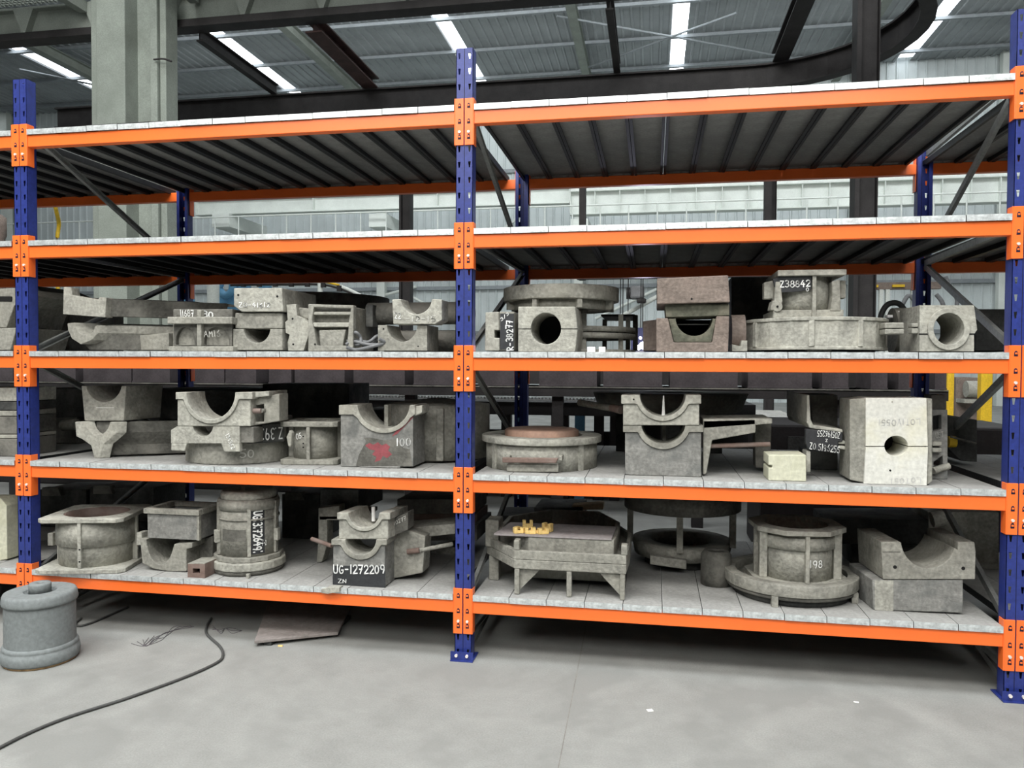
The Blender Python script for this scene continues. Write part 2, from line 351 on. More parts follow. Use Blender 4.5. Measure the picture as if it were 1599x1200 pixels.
# crane runway beams in front of the far wall, with corbels and handrail
CY = 24.0
def girder(name, label, x0, x1, Y, zt, zb, step, m='pale_steel', tf=.22):
    t = thing(name, label, 'girder', ((x0 + x1) / 2, Y, zb))
    MB().box(x0, x1, Y - tf, Y + tf, zt - .07, zt).build('top_flange', m, t); MB().box(x0, x1, Y - tf, Y + tf, zb, zb + .05).build('bottom_flange', m, t)
    MB().box(x0, x1, Y - .02, Y + .02, zb + .05, zt - .07).build('web', m, t)
    n = max(1, round((x1 - x0) / step)); s0 = MB().box(x0 - .012, x0 + .012, Y - tf * .9, Y - .02, zb + .05, zt - .07).build('stiffener', m, t)
    for i in range(1, n + 1): copy_part(s0, t, ((x1 - x0) * i / n, 0, 0))
    return t
ga, gb = at(890, 300, CY), at(1700, 270, CY)
g1 = girder('crane_girder', 'deep pale crane girder with upright stiffeners on the right of the far wall', ga.x + .03, gb.x, CY, at(1100, 291, CY).z, at(1100, 331, CY).z, .85)
MB().box(g1.location.x - (gb.x - ga.x) / 2, gb.x, CY - .06, CY + .06, at(1100, 291, CY).z, at(1100, 291, CY).z + .09).build('crane_rail', 'pale_steel', g1)
g0 = girder('crane_girder', 'shallower pale crane girder left of the deep one on the far wall', -16.5, ga.x, CY, at(520, 303, CY).z, at(520, 331, CY).z, 4.4)
MB().box(-16.5, ga.x, CY - .06, CY + .06, at(520, 303, CY).z, at(520, 303, CY).z + .2).build('crane_rail', 'pale_steel', g0)
for px in (345, 590, 905):
    a, b = at(px - 14, 334 if px < 800 else 342, CY - .4), at(px + 13, 354 if px < 800 else 360, CY - .4)
    t = thing('crane_corbel', {345: 'pale box corbel under crane girder near the concrete column', 590: 'pale box corbel under crane girder beside thin dark post', 905: 'pale corbel where shallow and deep crane girders meet'}[px], 'corbel', (a.x, CY, b.z))
    MB().box(a.x, b.x, CY - .4, WY - .45, b.z, a.z).build('corbel_box', 'pale_steel', t)
hz = at(600, 345, CY - .7).z
t = thing('handrail', 'pale tube handrail below the far crane girders', 'railing', (0, CY - .7, hz - 1.1))
x0, x1 = at(-200, 330, CY - .7).x, at(1700, 330, CY - .7).x
zt, zm = at(600, 331, CY - .7).z, at(600, 336, CY - .7).z
MB().tube((x0, CY - .7, zt), (x1, CY - .7, zt), .03, seg=8).build('top_rail', 'pale_steel', t)
MB().tube((x0, CY - .7, zt - .75), (x1, CY - .7, zt - .75), .02, seg=6).build('middle_rail', 'pale_steel', t)
st = (at(640, 340, CY - .7).x - at(600, 340, CY - .7).x); p0 = MB().tube((x0, CY - .7, zt - 1.25), (x0, CY - .7, zt), .025, seg=6).build('rail_post', 'pale_steel', t)
for i in range(1, int((x1 - x0) / st)): copy_part(p0, t, (i * st, 0, 0))
MB().box(x0, x1, CY - .9, CY - .3, zt - 1.32, zt - 1.25).build('walkway_plate', 'pale_steel', t)

# pale column on the left
YC = 5.75; XA, XB = at(135, 300, 5.75).x, at(262, 300, 5.75).x
t = thing('hall_column', 'massive pale grey column behind the left bay reaching the roof', 'column', (at(200, 400, YC).x, YC, 0))
X = lambda px: at(px, 300, YC).x
MB().prism([(X(135), YC + .25), (X(138), YC + .08), (X(145), YC + .0), (X(155), YC), (X(162), YC + .1), (X(162), YC + .26), (X(135), YC + .26)], 0, RZ - .6).build('column_shaft', 'column', t)
MB().box(X(162), X(206), YC - .12, YC + .26, 0, RZ - .6).build('column_shaft', 'column', t, bevel=.01)
MB().box(X(206), X(240), YC + .14, YC + .26, 0, RZ - .6).build('column_web', 'column', t)
MB().box(X(240), X(251), YC - .06, YC + .24, 0, RZ - .6).build('column_flange', 'column', t, bevel=.01)
MB().box(X(252.5), X(262), YC - .02, YC + .24, 0, RZ - .6).build('column_flange', 'column', t, bevel=.01)
for z in (1.9, 4.55): MB().box(X(134), X(262), YC - .125, YC + .26, z, z + .012).build('column_seam', 'steel_dark', t)
MB().cable([at(240, 93, YC - .1), at(255, 92, YC - .1), at(268, 96, YC - .1)], .012).build('column_strap', 'steel_dark', t)

# platform steelwork: pale walkway girder, dark monorail loop and joists
Y1, Y2, YN = 6.2, 8.6, 4.9
zp = at(700, 14, Y1).z
t = thing('walkway_girder', 'pale walkway girder with mesh deck and dark bottom flange at top left', 'girder', (-2, Y1, zp))
xa, xb = at(-60, 80, Y1).x, at(1000, 0, Y1).x
MB().box(xa, xb, Y1 - .1, Y1 + .14, zp, zp + .10).build('bottom_flange', 'steel_dark', t)
MB().box(xa, xb, Y1 + .0, Y1 + .02, zp + .10, zp + .42).build('web', 'girder_pale', t)
MB().box(xa, xb, Y1 - .1, Y1 + .14, zp + .42, zp + .45).build('top_flange', 'girder_pale', t)
x = xa
while x < xb - .3:
    m_ = MB(); m_.ext([(x - .16, zp + .42), (x + .16, zp + .42), (x + .03, zp + .1), (x - .03, zp + .1)], Y1 - .1, .1); m_.build('gusset', 'girder_pale', t); x += 1.12
m_ = MB()
for i in range(150):
    xx = xa + i * (xb - xa) / 150
    if XA - .2 < xx < XB + .2: continue
    m_.box(xx, xx + .012, Y1 - 1.6, Y1 - .12, zp + .46, zp + .475)
for i in range(26):
    for a, b in ((xa, XA - .2), (XB + .2, xb)): m_.box(a, b, Y1 - 1.6 + i * .057, Y1 - 1.588 + i * .057, zp + .46, zp + .475)
g = m_.build('deck_mesh', 'girder_pale', t); g['kind'] = 'stuff'
xL = at(70, 20, Y1 - .8).x
for i in range(5): MB().box(xL + i * 1.7 - .06, xL + i * 1.7 + .06, Y1 - 1.6, Y1 - .1, zp + .3, zp + .45).build('cross_bearer', 'girder_pale', t)
# monorail: runs left to right, loops round on the right, comes back
xr = at(1375, 60, (Y1 + Y2) / 2).x - .0; R_ = (Y2 - YN) / 2
zmr = at(800, 140, Y2).z - .0
path = [(-9.5, Y2)] + [(x, Y2) for x in (-6, -3, 0, 2)]
xc = at(1438, 40, (YN + Y2) / 2).x - R_
path += [(xc + R_ * math.cos(math.radians(90 - i * 180 / 20)), (YN + Y2) / 2 + R_ * math.sin(math.radians(90 - i * 180 / 20))) for i in range(21)]
path += [(xc - .6, YN), (xb + .4, YN)]
zb_, zt_ = at(900, 157, Y2).z, at(900, 121, Y2).z
def sweep(path, prof):
    """prof of (offset, z) swept along a plan path"""
    m_ = MB(); k = len(prof); vs = []
    for i, p in enumerate(path):
        a, b = Vector(path[max(i - 1, 0)]), Vector(path[min(i + 1, len(path) - 1)]); d = (b - a).normalized(); nrm = Vector((-d.y, d.x))
        vs += [(p[0] + nrm.x * o, p[1] + nrm.y * o, z) for o, z in prof]
    m_.add(vs, [[i * k + j, (i + 1) * k + j, (i + 1) * k + (j + 1) % k, i * k + (j + 1) % k] for i in range(len(path) - 1) for j in range(k)])
    m_.add(vs[:k], [list(range(k))]); m_.add(vs[-k:], [list(range(k))]); return m_
t = thing('monorail_loop', 'dark steel monorail girder that curves round in a loop at top right', 'girder', (0, Y2, zb_))
sweep(path, [(-.09, zb_), (.09, zb_), (.09, zb_ + .025), (-.09, zb_ + .025)]).build('bottom_flange', 'steel_dark', t)
sweep(path, [(-.015, zb_ + .025), (.015, zb_ + .025), (.015, zt_ - .025), (-.015, zt_ - .025)]).build('web', 'steel_dark', t)
sweep(path, [(-.09, zt_ - .025), (.09, zt_ - .025), (.09, zt_), (-.09, zt_)]).build('top_flange', 'steel_dark', t)
# joists between the girders
J = [(362, 100, .05, 'thin dark joist beside the second roof skylight', 'steel_dark'), (530, 90, .12, 'broad dark red joist left of the blue centre upright', 'steel_red'), (957, 60, .05, 'thin upright-looking dark joist left of the brightest skylight', 'steel_dark'), (1238, 50, .11, 'broad dark joist leaning right near the loop', 'steel_dark')]
for px, py, hw, lab, m_ in J:
    a = atZ(px, py, zt_); x = a.x
    t = thing('platform_joist', lab, 'joist', (x, Y1 + .1, zt_))
    MB().box(x - hw, x + hw, Y1 + .16, Y2 - .02, zt_, zt_ + .02).build('bottom_flange', m_, t); MB().box(x - .01, x + .01, Y1 + .16, Y2 - .02, zt_ + .02, zt_ + .16).build('web', m_, t); MB().box(x - hw, x + hw, Y1 + .16, Y2 - .02, zt_ + .16, zt_ + .18).build('top_flange', m_, t)
def hsteel(px0, px1, py, Y, top, label, m='steel_dark'):
    a, b = at(px0, py, Y), at(px1, py, Y); w_ = b.x - a.x
    t = thing('steel_post', label, 'post', ((a.x + b.x) / 2, Y, 0))
    MB().box(a.x, a.x + w_ * .2, Y, Y + w_, 0, top).build('flange', m, t); MB().box(b.x - w_ * .05, b.x, Y, Y + w_, 0, top).build('flange', m, t); MB().box(a.x + w_ * .2, b.x - w_ * .05, Y + w_ * .35, Y + w_ * .45, 0, top).build('web', m, t)
hsteel(1335, 1371, 300, 6.9, 6.6, 'tall dark steel post in front of the curved monorail loop')
hsteel(623, 640, 350, 9.2, zb_, 'thin dark steel post behind the left bay under the monorail')
hsteel(1198, 1213, 300, 9.2, zb_, 'thin dark steel post left of the tall one behind the right bay')

# ---------------------------------------------------------------- pallet rack
rack = thing('pallet_rack', 'long blue and orange five level pallet rack with galvanised decks', 'rack', (0, 0, 0))
PW, PD, ZTOP = .082, .062, 2.899
def post_mesh(x, y, ztop, back=False):
    m_ = MB(); hw = PW / 2; y0, y1 = (y, y + PD) if not back else (y, y + PD)
    cols = [-hw, -hw * .78, -hw * .52, -hw * .44, -.002, .002, hw * .44, hw * .52, hw * .78, hw]
    hxs = [(-hw * .62, hw * .13), (hw * .62, hw * .13)]
    zs = [0.0]; p = .0725; n = int((ztop - .04) / p)
    fy = y0 if not back else y1
    # face with pierced holes: strips between holes plus cells
    xs = [-hw, -hw * .75, -hw * .45, hw * .45, hw * .75, hw]
    for i in range(n + 1):
        za, zb2 = i * p + .0, min((i + 1) * p, ztop); h0, h1 = za + p * .3, za + p * .68
        if h1 > zb2: h0 = h1 = zb2
        def q(xa, xb, a, b):
            if b - a > 1e-5: m_.add([(x + xa, fy, a), (x + xb, fy, a), (x + xb, fy, b), (x + xa, fy, b)], [(0, 1, 2, 3)])
        q(-hw, hw, za, h0); q(-hw, hw, h1, zb2)
        for a, b in ((xs[0], xs[1]), (xs[2], xs[3]), (xs[4], xs[5])): q(a, b, h0, h1)
        if h1 > h0:   # tapered sides of the holes
            for a, b in ((xs[1], xs[2]), (xs[3], xs[4])):
                d = (b - a) * .25
                m_.add([(x + a, fy, h0), (x + a + d, fy, h0), (x + a, fy, h1)], [(0, 1, 2)]); m_.add([(x + b, fy, h0), (x + b - d, fy, h0), (x + b, fy, h1)], [(0, 1, 2)])
    s = 1 if not back else -1
    m_.box(x - .0035, x + .0035, fy - .002 * s, fy + .004 * s, 0, ztop) if False else None
    for sd in (-1, 1):
        a = x + sd * hw; m_.box(min(a, a - sd * .003), max(a, a - sd * .003), y0, y1, 0, ztop)
        b = a - sd * .02; yy = y1 if not back else y0; m_.box(min(a, b), max(a, b), yy - .0015, yy + .0015, 0, ztop)
    m_.cur = 1; m_.box(x - .0012, x + .0012, fy - .0008, fy + .0005, 0, ztop); m_.cur = 0
    return m_
def post(x, y, back=False):
    u = post_mesh(x, y, ZTOP, back).build('upright', ['blue', 'blue_dark'], rack)
    m_ = MB(); ya = y - .035; m_.box(x - .055, x + .055, ya, y + PD + .03, 0, .006)
    m_.box(x - .055, x + .055, ya + .008, ya + .012, 0, .045)
    m_.cur = 1
    for s in (-.026, .026): m_.tube((x + s, ya + .008, .028), (x + s, ya + .0, .028), .0075, seg=8)
    m_.build('foot_plate', ['blue', 'pin'], u)
POSTX = [-2 * PITCH_X, -PITCH_X, 0, PITCH_X, 2 * PITCH_X]
for x in POSTX[1:4]:
    post(x, 0); post(x + RX, DEP - PD, True)
post(POSTX[0] + RX, DEP - PD, True)
def beam(x0, x1, k, back=False):
    zt2 = ZL[k] - .027; zb2 = CT[k] - .119; s = -1 if back else 1; Y = DEP if back else 0.0
    ox = RX if back else 0
    a, b = x0 + ox + .043, x1 + ox - .043
    y0, y1 = sorted((Y - .001 * s, Y + .045 * s))
    bm_ = MB().box(a, b, y0, y1, zb2, zt2).build('beam', 'orange', rack, bevel=.003)
    for sd, xe in ((1, x0 + ox), (-1, x1 + ox)):
        m_ = MB(); xa, xb = sorted((xe + sd * .0025, xe + sd * .0435)); zc0, zc1 = CT[k] - .218, CT[k]
        ya, yb_ = sorted((Y - .007 * s, Y - .001 * s)); m_.box(xa, xb, ya, yb_, zc0, zc1)
        xs0, xs1 = sorted((xe + sd * .0435, xe + sd * .0475)); yc, yd = sorted((Y - .007 * s, Y + .042 * s)); m_.box(xs0, xs1, yc, yd, zc0, zc1)
        if not back:
            xm = xe + sd * .022
            for j in range(3):
                zz = zc1 - .036 - j * .0725; m_.cur = 1
                m_.ext([(xm - .008, zz - .010), (xm + .008, zz - .010), (xm + .0065, zz + .008), (xm + .003, zz + .013), (xm - .003, zz + .013), (xm - .0065, zz + .008)], Y - .0085, .004)
                m_.cur = 0; m_.box(xm - .0045, xm + .0045, Y - .011, Y - .0083, zz - .002, zz + .006)
            m_.cur = 2; m_.tube((xm, Y - .013, zc1 - .157), (xm, Y - .006, zc1 - .157), .0065, seg=10); m_.cur = 0
        m_.build('beam_connector', ['orange', 'blue_dark', 'pin'], bm_, bevel=.0015)
for i in range(4):
    for k in range(1, 6):
        if i in (1, 2): beam(POSTX[i], POSTX[i + 1], k); beam(POSTX[i], POSTX[i + 1], k, True)
        if i == 0: beam(POSTX[0], POSTX[1], k); beam(POSTX[0], POSTX[1], k, True)
        if i == 3: beam(POSTX[3], POSTX[4], k); beam(POSTX[3], POSTX[4], k, True)
# deck panels: folded galvanised planks resting on the beams
NP = 13
def deck_mesh(w_):
    m_ = MB(); x0, x1 = .0015, w_ - .0015; y0, y1 = -.010, DEP + .008
    m_.cur = 1; m_.box(x0, x1, y0 + .002, y1, -.002, 0); m_.cur = 0
    m_.box(x0, x1, y0 - .0005, y0 + .002, -.027, .0004); m_.box(x0, x1, y1 - .002, y1, -.027, 0)
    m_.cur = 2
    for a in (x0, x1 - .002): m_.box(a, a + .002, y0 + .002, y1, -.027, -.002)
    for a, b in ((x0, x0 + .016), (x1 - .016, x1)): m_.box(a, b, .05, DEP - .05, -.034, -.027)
    me = m_.build('deck_panel', ['galv', 'deck', 'deck_under_shade'], rack); return me
W_ = (PITCH_X - .095) / NP; proto = None
rnd = random.Random(3)
for i in (0, 1, 2, 3):
    for k in range(1, 6):
        for j in range(NP):
            x = POSTX[i] + .0475 + j * W_
            if proto is None: proto = o = deck_mesh(W_)
            else: o = copy_part(proto, rack)
            o.location = (x, rnd.uniform(-.003, .002), ZL[k] + rnd.uniform(-.0012, .0003)); o.rotation_euler.y = rnd.uniform(-.003, .003)
# side bracing between front and rear uprights
def bar(p0, p1, wd=.032, th=.02, name='brace', m='brace', parent=rack):
    p0, p1 = Vector(p0), Vector(p1); d = (p1 - p0).normalized(); u = Vector((1, 0, 0)); v = d.cross(u).normalized(); m_ = MB(); vs = []
    for (a, b) in ((0, -1), (1, -1), (1, -.8), (.12, -.8), (.12, .8), (1, .8), (1, 1), (0, 1)):
        for p in (p0, p1): vs.append(p + u * (a * th - th / 2) + v * (b * wd / 2))
    n = 8; m_.add(vs, [[2 * i, 2 * ((i + 1) % n), 2 * ((i + 1) % n) + 1, 2 * i + 1] for i in range(n)] + [[2 * i for i in range(n)], [2 * i + 1 for i in range(n)]])
    return m_.build(name, m, parent)
for x in POSTX[1:4]:
    F_ = lambda z: (x + .012, PD, z); B_ = lambda z: (x + RX + .012, DEP - PD, z)
    bar(F_(2.66), B_(2.66)); bar(F_(2.64), B_(2.06)); bar(F_(2.02), B_(2.02)); bar(B_(2.0), F_(1.48)); bar(F_(1.42), B_(.86)); bar(B_(.82), F_(.28)); bar(F_(.10), B_(.10)); bar(F_(.02), B_(.25))
    if x == PITCH_X: bar(F_(.24), B_(.06))
for px, py in ((58, 200),): pass
#@@ITEMS
# ---------------------------------------------------------------- castings
def casting(name, label, px, py, Y, group=None, cat='casting'):
    q = at(px, py, Y); return thing(name, label, cat, (q.x, q.y, q.z), group)
def ex(t, pts, Y, dep, m='cast', name='body', d=(0, 1), bev=.004, taper=1.0):
    """outline(s) in pixels on the plane y=Y, given real depth"""
    if isinstance(pts[0][0], (tuple, list)): loops = [XZ(l, Y) for l in pts]
    else: loops = [XZ(pts, Y)]
    zd = ZL[K] + .0006
    loops = [[(x, zd if z < zd + .004 else z) for x, z in l] for l in loops]
    return MB().ext(loops, Y, dep, d, taper).build(name, m, t, bevel=bev)
def rect(x0, y0, x1, y1): return [(x0, y0), (x1, y0), (x1, y1), (x0, y1)]
def circ(cx, cy, rx, ry=None, n=24): return A(cx, cy, rx, ry or rx, 0, 360, n)[:-1]
def hole(t, px, py, r, Y, m='hole', name='bolt_hole'):
    a = at(px, py, Y); b = at(px + r, py, Y); return MB().tube((a.x, Y - .0015, a.z), (a.x, Y + .002, a.z), abs(b.x - a.x), seg=12).build(name, m, t)
def holes(t, pts, r, Y, m='hole', name='bolt_hole'):
    for p in pts: hole(t, p[0], p[1], r, Y, m, name)
def stood(xl, xr, pyb, k, Yoff=0):
    """centre and radius of a round thing on deck k: left and right pixel limits, pixel of the nearest foot"""
    pc = (xl + xr) / 2; f = atz(pc, pyb, ZL[k])
    if k == 3 or f.y < -.3 or f.y > 2: f = at(pc, pyb, Yoff)
    dv = Vector((f.x - CAM.x, f.y - CAM.y)).normalized(); r = .1
    for _ in range(8):
        c = Vector((f.x, f.y)) + dv * r; D = (Vector((c.x, c.y, CAM.z)) - CAM).dot(FW); r = (xr - xl) / 2 / F_PX * D
    return c.x, c.y, r
def zat(py, px, Y): return at(px, py, Y).z
def spool(t, cx, cy, r, z0, z1, fl, tf, m='cast', shape='square', ribs=4, rot=0, r2=None, band=None, holes_=True):
    """flange plates joined by a round barrel and ribs; shape of flange: square, octagon or round"""
    def fl_poly(f, cut):
        if shape == 'round': return [(cx + f * math.cos(math.radians(a)), cy + f * math.sin(math.radians(a))) for a in range(0, 360, 8)]
        pts = []
        for i in range(4):
            a = rot + i * math.pi / 2
            for s in (-1, 1):
                u, v = f, s * f * cut; pts.append((cx + u * math.cos(a) - v * math.sin(a), cy + u * math.sin(a) + v * math.cos(a)))
        return pts
    cut = {'square': .86, 'octagon': .48, 'round': 1}[shape]
    bore = [(cx + (r2 or r * .86) * math.cos(math.radians(a)), cy + (r2 or r * .86) * math.sin(math.radians(a))) for a in range(0, 360, 10)]
    f0, f1 = (fl if isinstance(fl, tuple) else (fl, fl))
    MB().prism([fl_poly(f0, cut), bore], z0, z0 + tf).build('lower_flange', m, t, bevel=.003)
    MB().prism([fl_poly(f1, cut), bore], z1 - tf, z1).build('upper_flange', m, t, bevel=.003)
    rr = r2 or r * .86
    MB().lathe(cx, cy, [(rr, z0 + .001), (r, z0 + .001), (r, z1 - .001), (rr, z1 - .001)], 44).build('barrel', m, t)
    if band: MB().lathe(cx, cy, [(r - .002, band[0]), (r + band[2], band[0]), (r + band[2] * .85, band[1]), (r - .002, band[1])], 44).build('band', m, t)
    fm = min(f0, f1)
    for i in range(ribs):
        a = rot + i * 2 * math.pi / ribs; ca, sa = math.cos(a), math.sin(a); b = .009; R = fm * (.97 if shape != 'square' else .98)
        m_ = MB(); m_.prism([(cx + ca * (r - .005) - sa * b, cy + sa * (r - .005) + ca * b), (cx + ca * (r - .005) + sa * b, cy + sa * (r - .005) - ca * b), (cx + ca * R + sa * b, cy + sa * R - ca * b), (cx + ca * R - sa * b, cy + sa * R + ca * b)], z0 + tf, z1 - tf); m_.build('rib', m, t, bevel=.002)
def cradle(t, xl, xr, yt, yb_, cx, ri, ro, Y, dep, lip, m='cast', mr=None, d=(0, 1), ryk=1.0, rim=.010, off=0):
    """half-round bearing cradle: block with a U cut and a raised rim with ears"""
    mr = mr or m
    body = [(xl + 3, yt + lip)] + [(cx - ro, yt + lip)] + [p for p in A(cx, yt + off, ro, ro * ryk, 180, 0, 24) if p[1] > yt + lip] + [(cx + ro, yt + lip), (xr - 3, yt + lip), (xr - 3, yb_), (xl + 3, yb_)]
    b = ex(t, body, Y, dep, m, 'body', d)
    outer = [p for p in A(cx, yt + off, ro, ro * ryk, 0, 180, 24) if p[1] > yt + lip]
    rm = [(xl, yt), (cx - ri, yt)] + A(cx, yt + off, ri, ri * ryk, 180, 0, 24)[1:-1] + [(cx + ri, yt), (xr, yt), (xr, yt + lip)] + [(cx + ro, yt + lip)] + outer + [(cx - ro, yt + lip), (xl, yt + lip)]
    r_ = ex(t, rm, Y - rim, dep + rim - .002, mr, 'cradle_rim', d, .003)
    return b, r_
def handle(t, p0, p1, Y0, Y1, r=.011, m='rust', name='handle_bar'): return MB().tube(at(*p0, Y0), at(*p1, Y1), r, seg=10).build(name, m, t)

# ======== third level from the top (deck at eye height)
K = 3; FY = .03
# left bay of the frame
t = casting('angled_block', 'grey casting slab left of the leftmost upright, upper of the middle level', 5, 470, .1)
ex(t, [(-30, 452), (24, 450), (44, 462), (22, 478), (10, 512), (-30, 512)], .1, .4, 'cast')
ex(t, [(-30, 463), (18, 463), (18, 471), (-30, 471)], .094, .02, 'hole', 'slot')
t = casting('angled_block', 'grey slanted casting left of the leftmost upright, resting on the middle deck', 5, 546, .08)
ex(t, [(-30, 514), (26, 512), (16, 547), (-30, 547)], .08, .4, 'cast'); ex(t, [(-30, 508), (8, 508), (8, 513), (-30, 513)], .12, .3, 'cast_dark', 'rail')
t = casting('round_housing', 'dark casting seen right behind the leftmost upright on middle level', 70, 546, .6)
ex(t, [(40, 480), (108, 480), (108, 547), (40, 547)], .62, .5, 'cast_dark'); ex(t, [(44, 445), (72, 457), (72, 479), (44, 479)], .62, .4, 'cast_dark', 'lug')
# oblique half pipes
dv = (.80, .60)
t = casting('half_pipe', 'pale lower half pipe with curved mouth at left end of middle level', 130, 546, .12)
ex(t, [(105, 505), (117, 504)] + A(133, 507, 15, 17, 180, 10, 12) + [(152, 508), (153, 520), (143, 531), (126, 538), (112, 529), (106, 516)], .12, .75, 'cast', 'pipe_mouth', dv)
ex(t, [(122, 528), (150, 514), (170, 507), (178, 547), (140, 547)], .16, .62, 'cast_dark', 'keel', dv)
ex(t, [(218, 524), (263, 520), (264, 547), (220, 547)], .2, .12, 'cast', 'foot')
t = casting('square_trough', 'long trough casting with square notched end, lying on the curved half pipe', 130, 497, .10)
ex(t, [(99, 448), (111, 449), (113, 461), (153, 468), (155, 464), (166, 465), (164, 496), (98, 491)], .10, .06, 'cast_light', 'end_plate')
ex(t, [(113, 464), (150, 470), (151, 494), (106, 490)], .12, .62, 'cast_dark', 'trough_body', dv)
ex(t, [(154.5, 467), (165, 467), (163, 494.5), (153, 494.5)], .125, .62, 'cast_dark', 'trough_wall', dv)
ex(t, [(174, 472), (186, 474), (186, 470), (174, 468)], .17, .6, 'cast_light', 'ledge', dv)
# 11687 ribbed half drum
Y = .02; t = casting('ribbed_core_box', 'grey flanged box marked 11687 with two arched recesses', 313, 548, Y)
ex(t, [rect(270, 498, 361, 548)], Y + .04, .30, 'cast', 'core')
ex(t, [(270, 483), (363, 483), (363, 496), (270, 496)], Y + .02, .32, 'cast_dark', 'top_block'); ex(t, rect(261, 495, 362, 506), Y - .02, .36, 'cast', 'upper_flange'); ex(t, rect(263, 541, 364, 548), Y - .02, .36, 'cast', 'lower_flange')
ex(t, rect(307, 484, 314, 541), Y - .012, .05, 'cast', 'centre_rib')
for a, b in ((271, 307), (314, 362)):
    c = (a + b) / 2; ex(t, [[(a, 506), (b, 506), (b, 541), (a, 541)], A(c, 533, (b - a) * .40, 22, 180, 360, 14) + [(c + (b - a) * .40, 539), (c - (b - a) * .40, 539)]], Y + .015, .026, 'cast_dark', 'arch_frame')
wr(t, '11687', (282, 495), (303, 494), (281, 485), Y + .018, seed=1); wr(t, '30', (317, 495), (333, 497), (317, 486), Y + .018, wd=.2); wr(t, 'AM16', (319, 527), (345, 526), (318, 517), Y + .013, wd=.1, m='chalk_faint')
# ZO-41612 stack
Y = .04
t = casting('bearing_block', 'square grey block with half-moon opening at the foot of the ZO-41612 stack', 404, 547, Y)
ex(t, [(364, 514), (381, 514)] + A(401, 512, 21, 24, 172, 8, 16) + [(421, 514), (441, 514), (441, 547), (364, 547)], Y, .34, 'cast')
t = casting('packing_block', 'plain grey block in the middle of the ZO-41612 stack', 404, 514, Y)
ex(t, rect(367, 489, 441, 513.4), Y + .01, .4, 'cast')
t = casting('packing_block', 'grey block chalked ZO-41612 with chamfered corner, top of its stack', 404, 488, Y)
ex(t, [(365, 450), (440, 450), (442, 487), (377, 487), (365, 478)], Y - .01, .4, 'cast_light'); holes(t, [(372, 461), (433, 463)], 1.6, Y - .01)
wr(t, 'ZO-41612', (373, 480), (422, 480), (373, 473), Y - .01, wd=.13, seed=5)
# dark arc behind
t = casting('arched_ring_segment', 'dark curved ring segment arching behind the ZO-41612 stack', 500, 480, .55)
c = at(492, 480, .98); MB().lathe(c.x, c.y, [(.40, zat(478, 470, .6)), (.46, zat(478, 470, .6)), (.46, zat(457, 470, .6)), (.40, zat(457, 470, .6))], 50).build('ring', 'cast_dark', t)
MB().lathe(c.x, c.y, [(.34, ZL[3] + .001), (.40, ZL[3] + .001), (.40, zat(478, 470, .6)), (.34, zat(478, 470, .6))], 50).build('drum', 'cast_black', t)
t = casting('profile_plate', 'pale bottle-shaped plate standing between the ZO-41612 stack and stepped block', 462, 548, .06)
ex(t, [(447, 476), (462, 475), (464, 493), (473, 497), (483, 505), (483, 520), (479, 532), (474, 548), (450, 548), (449, 535), (452, 523), (446, 520), (445, 503), (449, 500)], .06, .05, 'cast_light', 'plate', bev=.002); holes(t, [(457, 498), (458, 538)], 1.5, .06)
ex(t, [(464, 480), (484, 482), (484, 500), (468, 494)], .09, .10, 'cast', 'back_plate'); ex(t, [(470, 522), (486, 520), (486, 548), (474, 548)], .10, .1, 'cast', 'back_foot')
Y = .03; t = casting('stepped_block', 'grey block with stepped recesses standing right of the bottle-shaped plate', 516, 548, Y)
ex(t, [[(481, 475), (552, 477), (551, 548), (481, 548)], [(490, 480), (548, 482), (545, 498), (542, 540), (495, 540), (487, 500)]], Y, .04, 'cast')
ex(t, [(484, 478), (550, 479), (550, 547), (483, 547)], Y + .05, .3, 'cast')
ex(t, rect(488, 487, 549, 492), Y + .01, .05, 'cast_light', 'ledge'); ex(t, [(488, 504), (547, 504), (544, 511), (490, 511)], Y + .006, .05, 'cast_light', 'ledge'); ex(t, [(498, 516), (540, 515), (535, 541), (500, 541)], Y + .012, .05, 'cast', 'boss')
holes(t, [(492, 538)], 1.5, Y)
# hoses
t = casting('hose_coil', 'loose bundle of grey and black hoses at the deck edge below the half drum', 560, 548, .02, cat='hose')
for i, pts in enumerate([[(541, 545), (556, 549), (580, 544), (600, 538), (592, 532)], [(540, 541), (552, 536), (575, 541), (590, 541)], [(551, 541), (549, 527), (556, 522), (563, 530), (562, 540), (552, 541)], [(541, 536), (556, 534), (575, 537), (588, 528), (596, 527)], [(537, 547), (548, 550), (565, 548), (570, 545)], [(566, 543), (580, 539), (588, 533)]]):
    MB().cable([at(a, b - 2.5, .012 + .015 * i + .02 * (j % 2)) for j, (a, b) in enumerate(pts)], .0085).build('hose', 'hose_grey', t)
# notched block pair with big pipe behind
t = casting('bearing_block', 'grey block with wide half-round mouth, lower of the pair by the centre upright', 629, 548, .03)
Y = .03; ex(t, [(590, 508), (606, 508)] + A(628, 505, 24, 29, 172, 8, 18) + [(651, 508), (667, 508), (667, 548), (590, 548)], Y, .20, 'cast'); holes(t, [(599, 514), (653, 541)], 1.2, Y)
q0, q1 = at(672, 529, .32), at(760, 529, .32); rz = (zat(511, 690, .3) - zat(546, 690, .3)) / 2
MB().tube((at(600, 529, .32).x, .34, ZL[3] + rz + .002), (-.03, .34, ZL[3] + rz + .002), rz, seg=28, ri=rz * .8).build('pipe', 'cast_dark', t)
t = casting('cradle_block', 'chalked cradle with deep semicircle and clipped corner, atop the block pair', 650, 507, .02)
Y = .01; ex(t, [(612, 468), (625, 467)] + A(650, 466, 24, 25, 175, 5, 18) + [(676, 467), (690, 468), (690, 500), (679, 506.5), (614, 506.5)], Y, .12, 'cast_light')
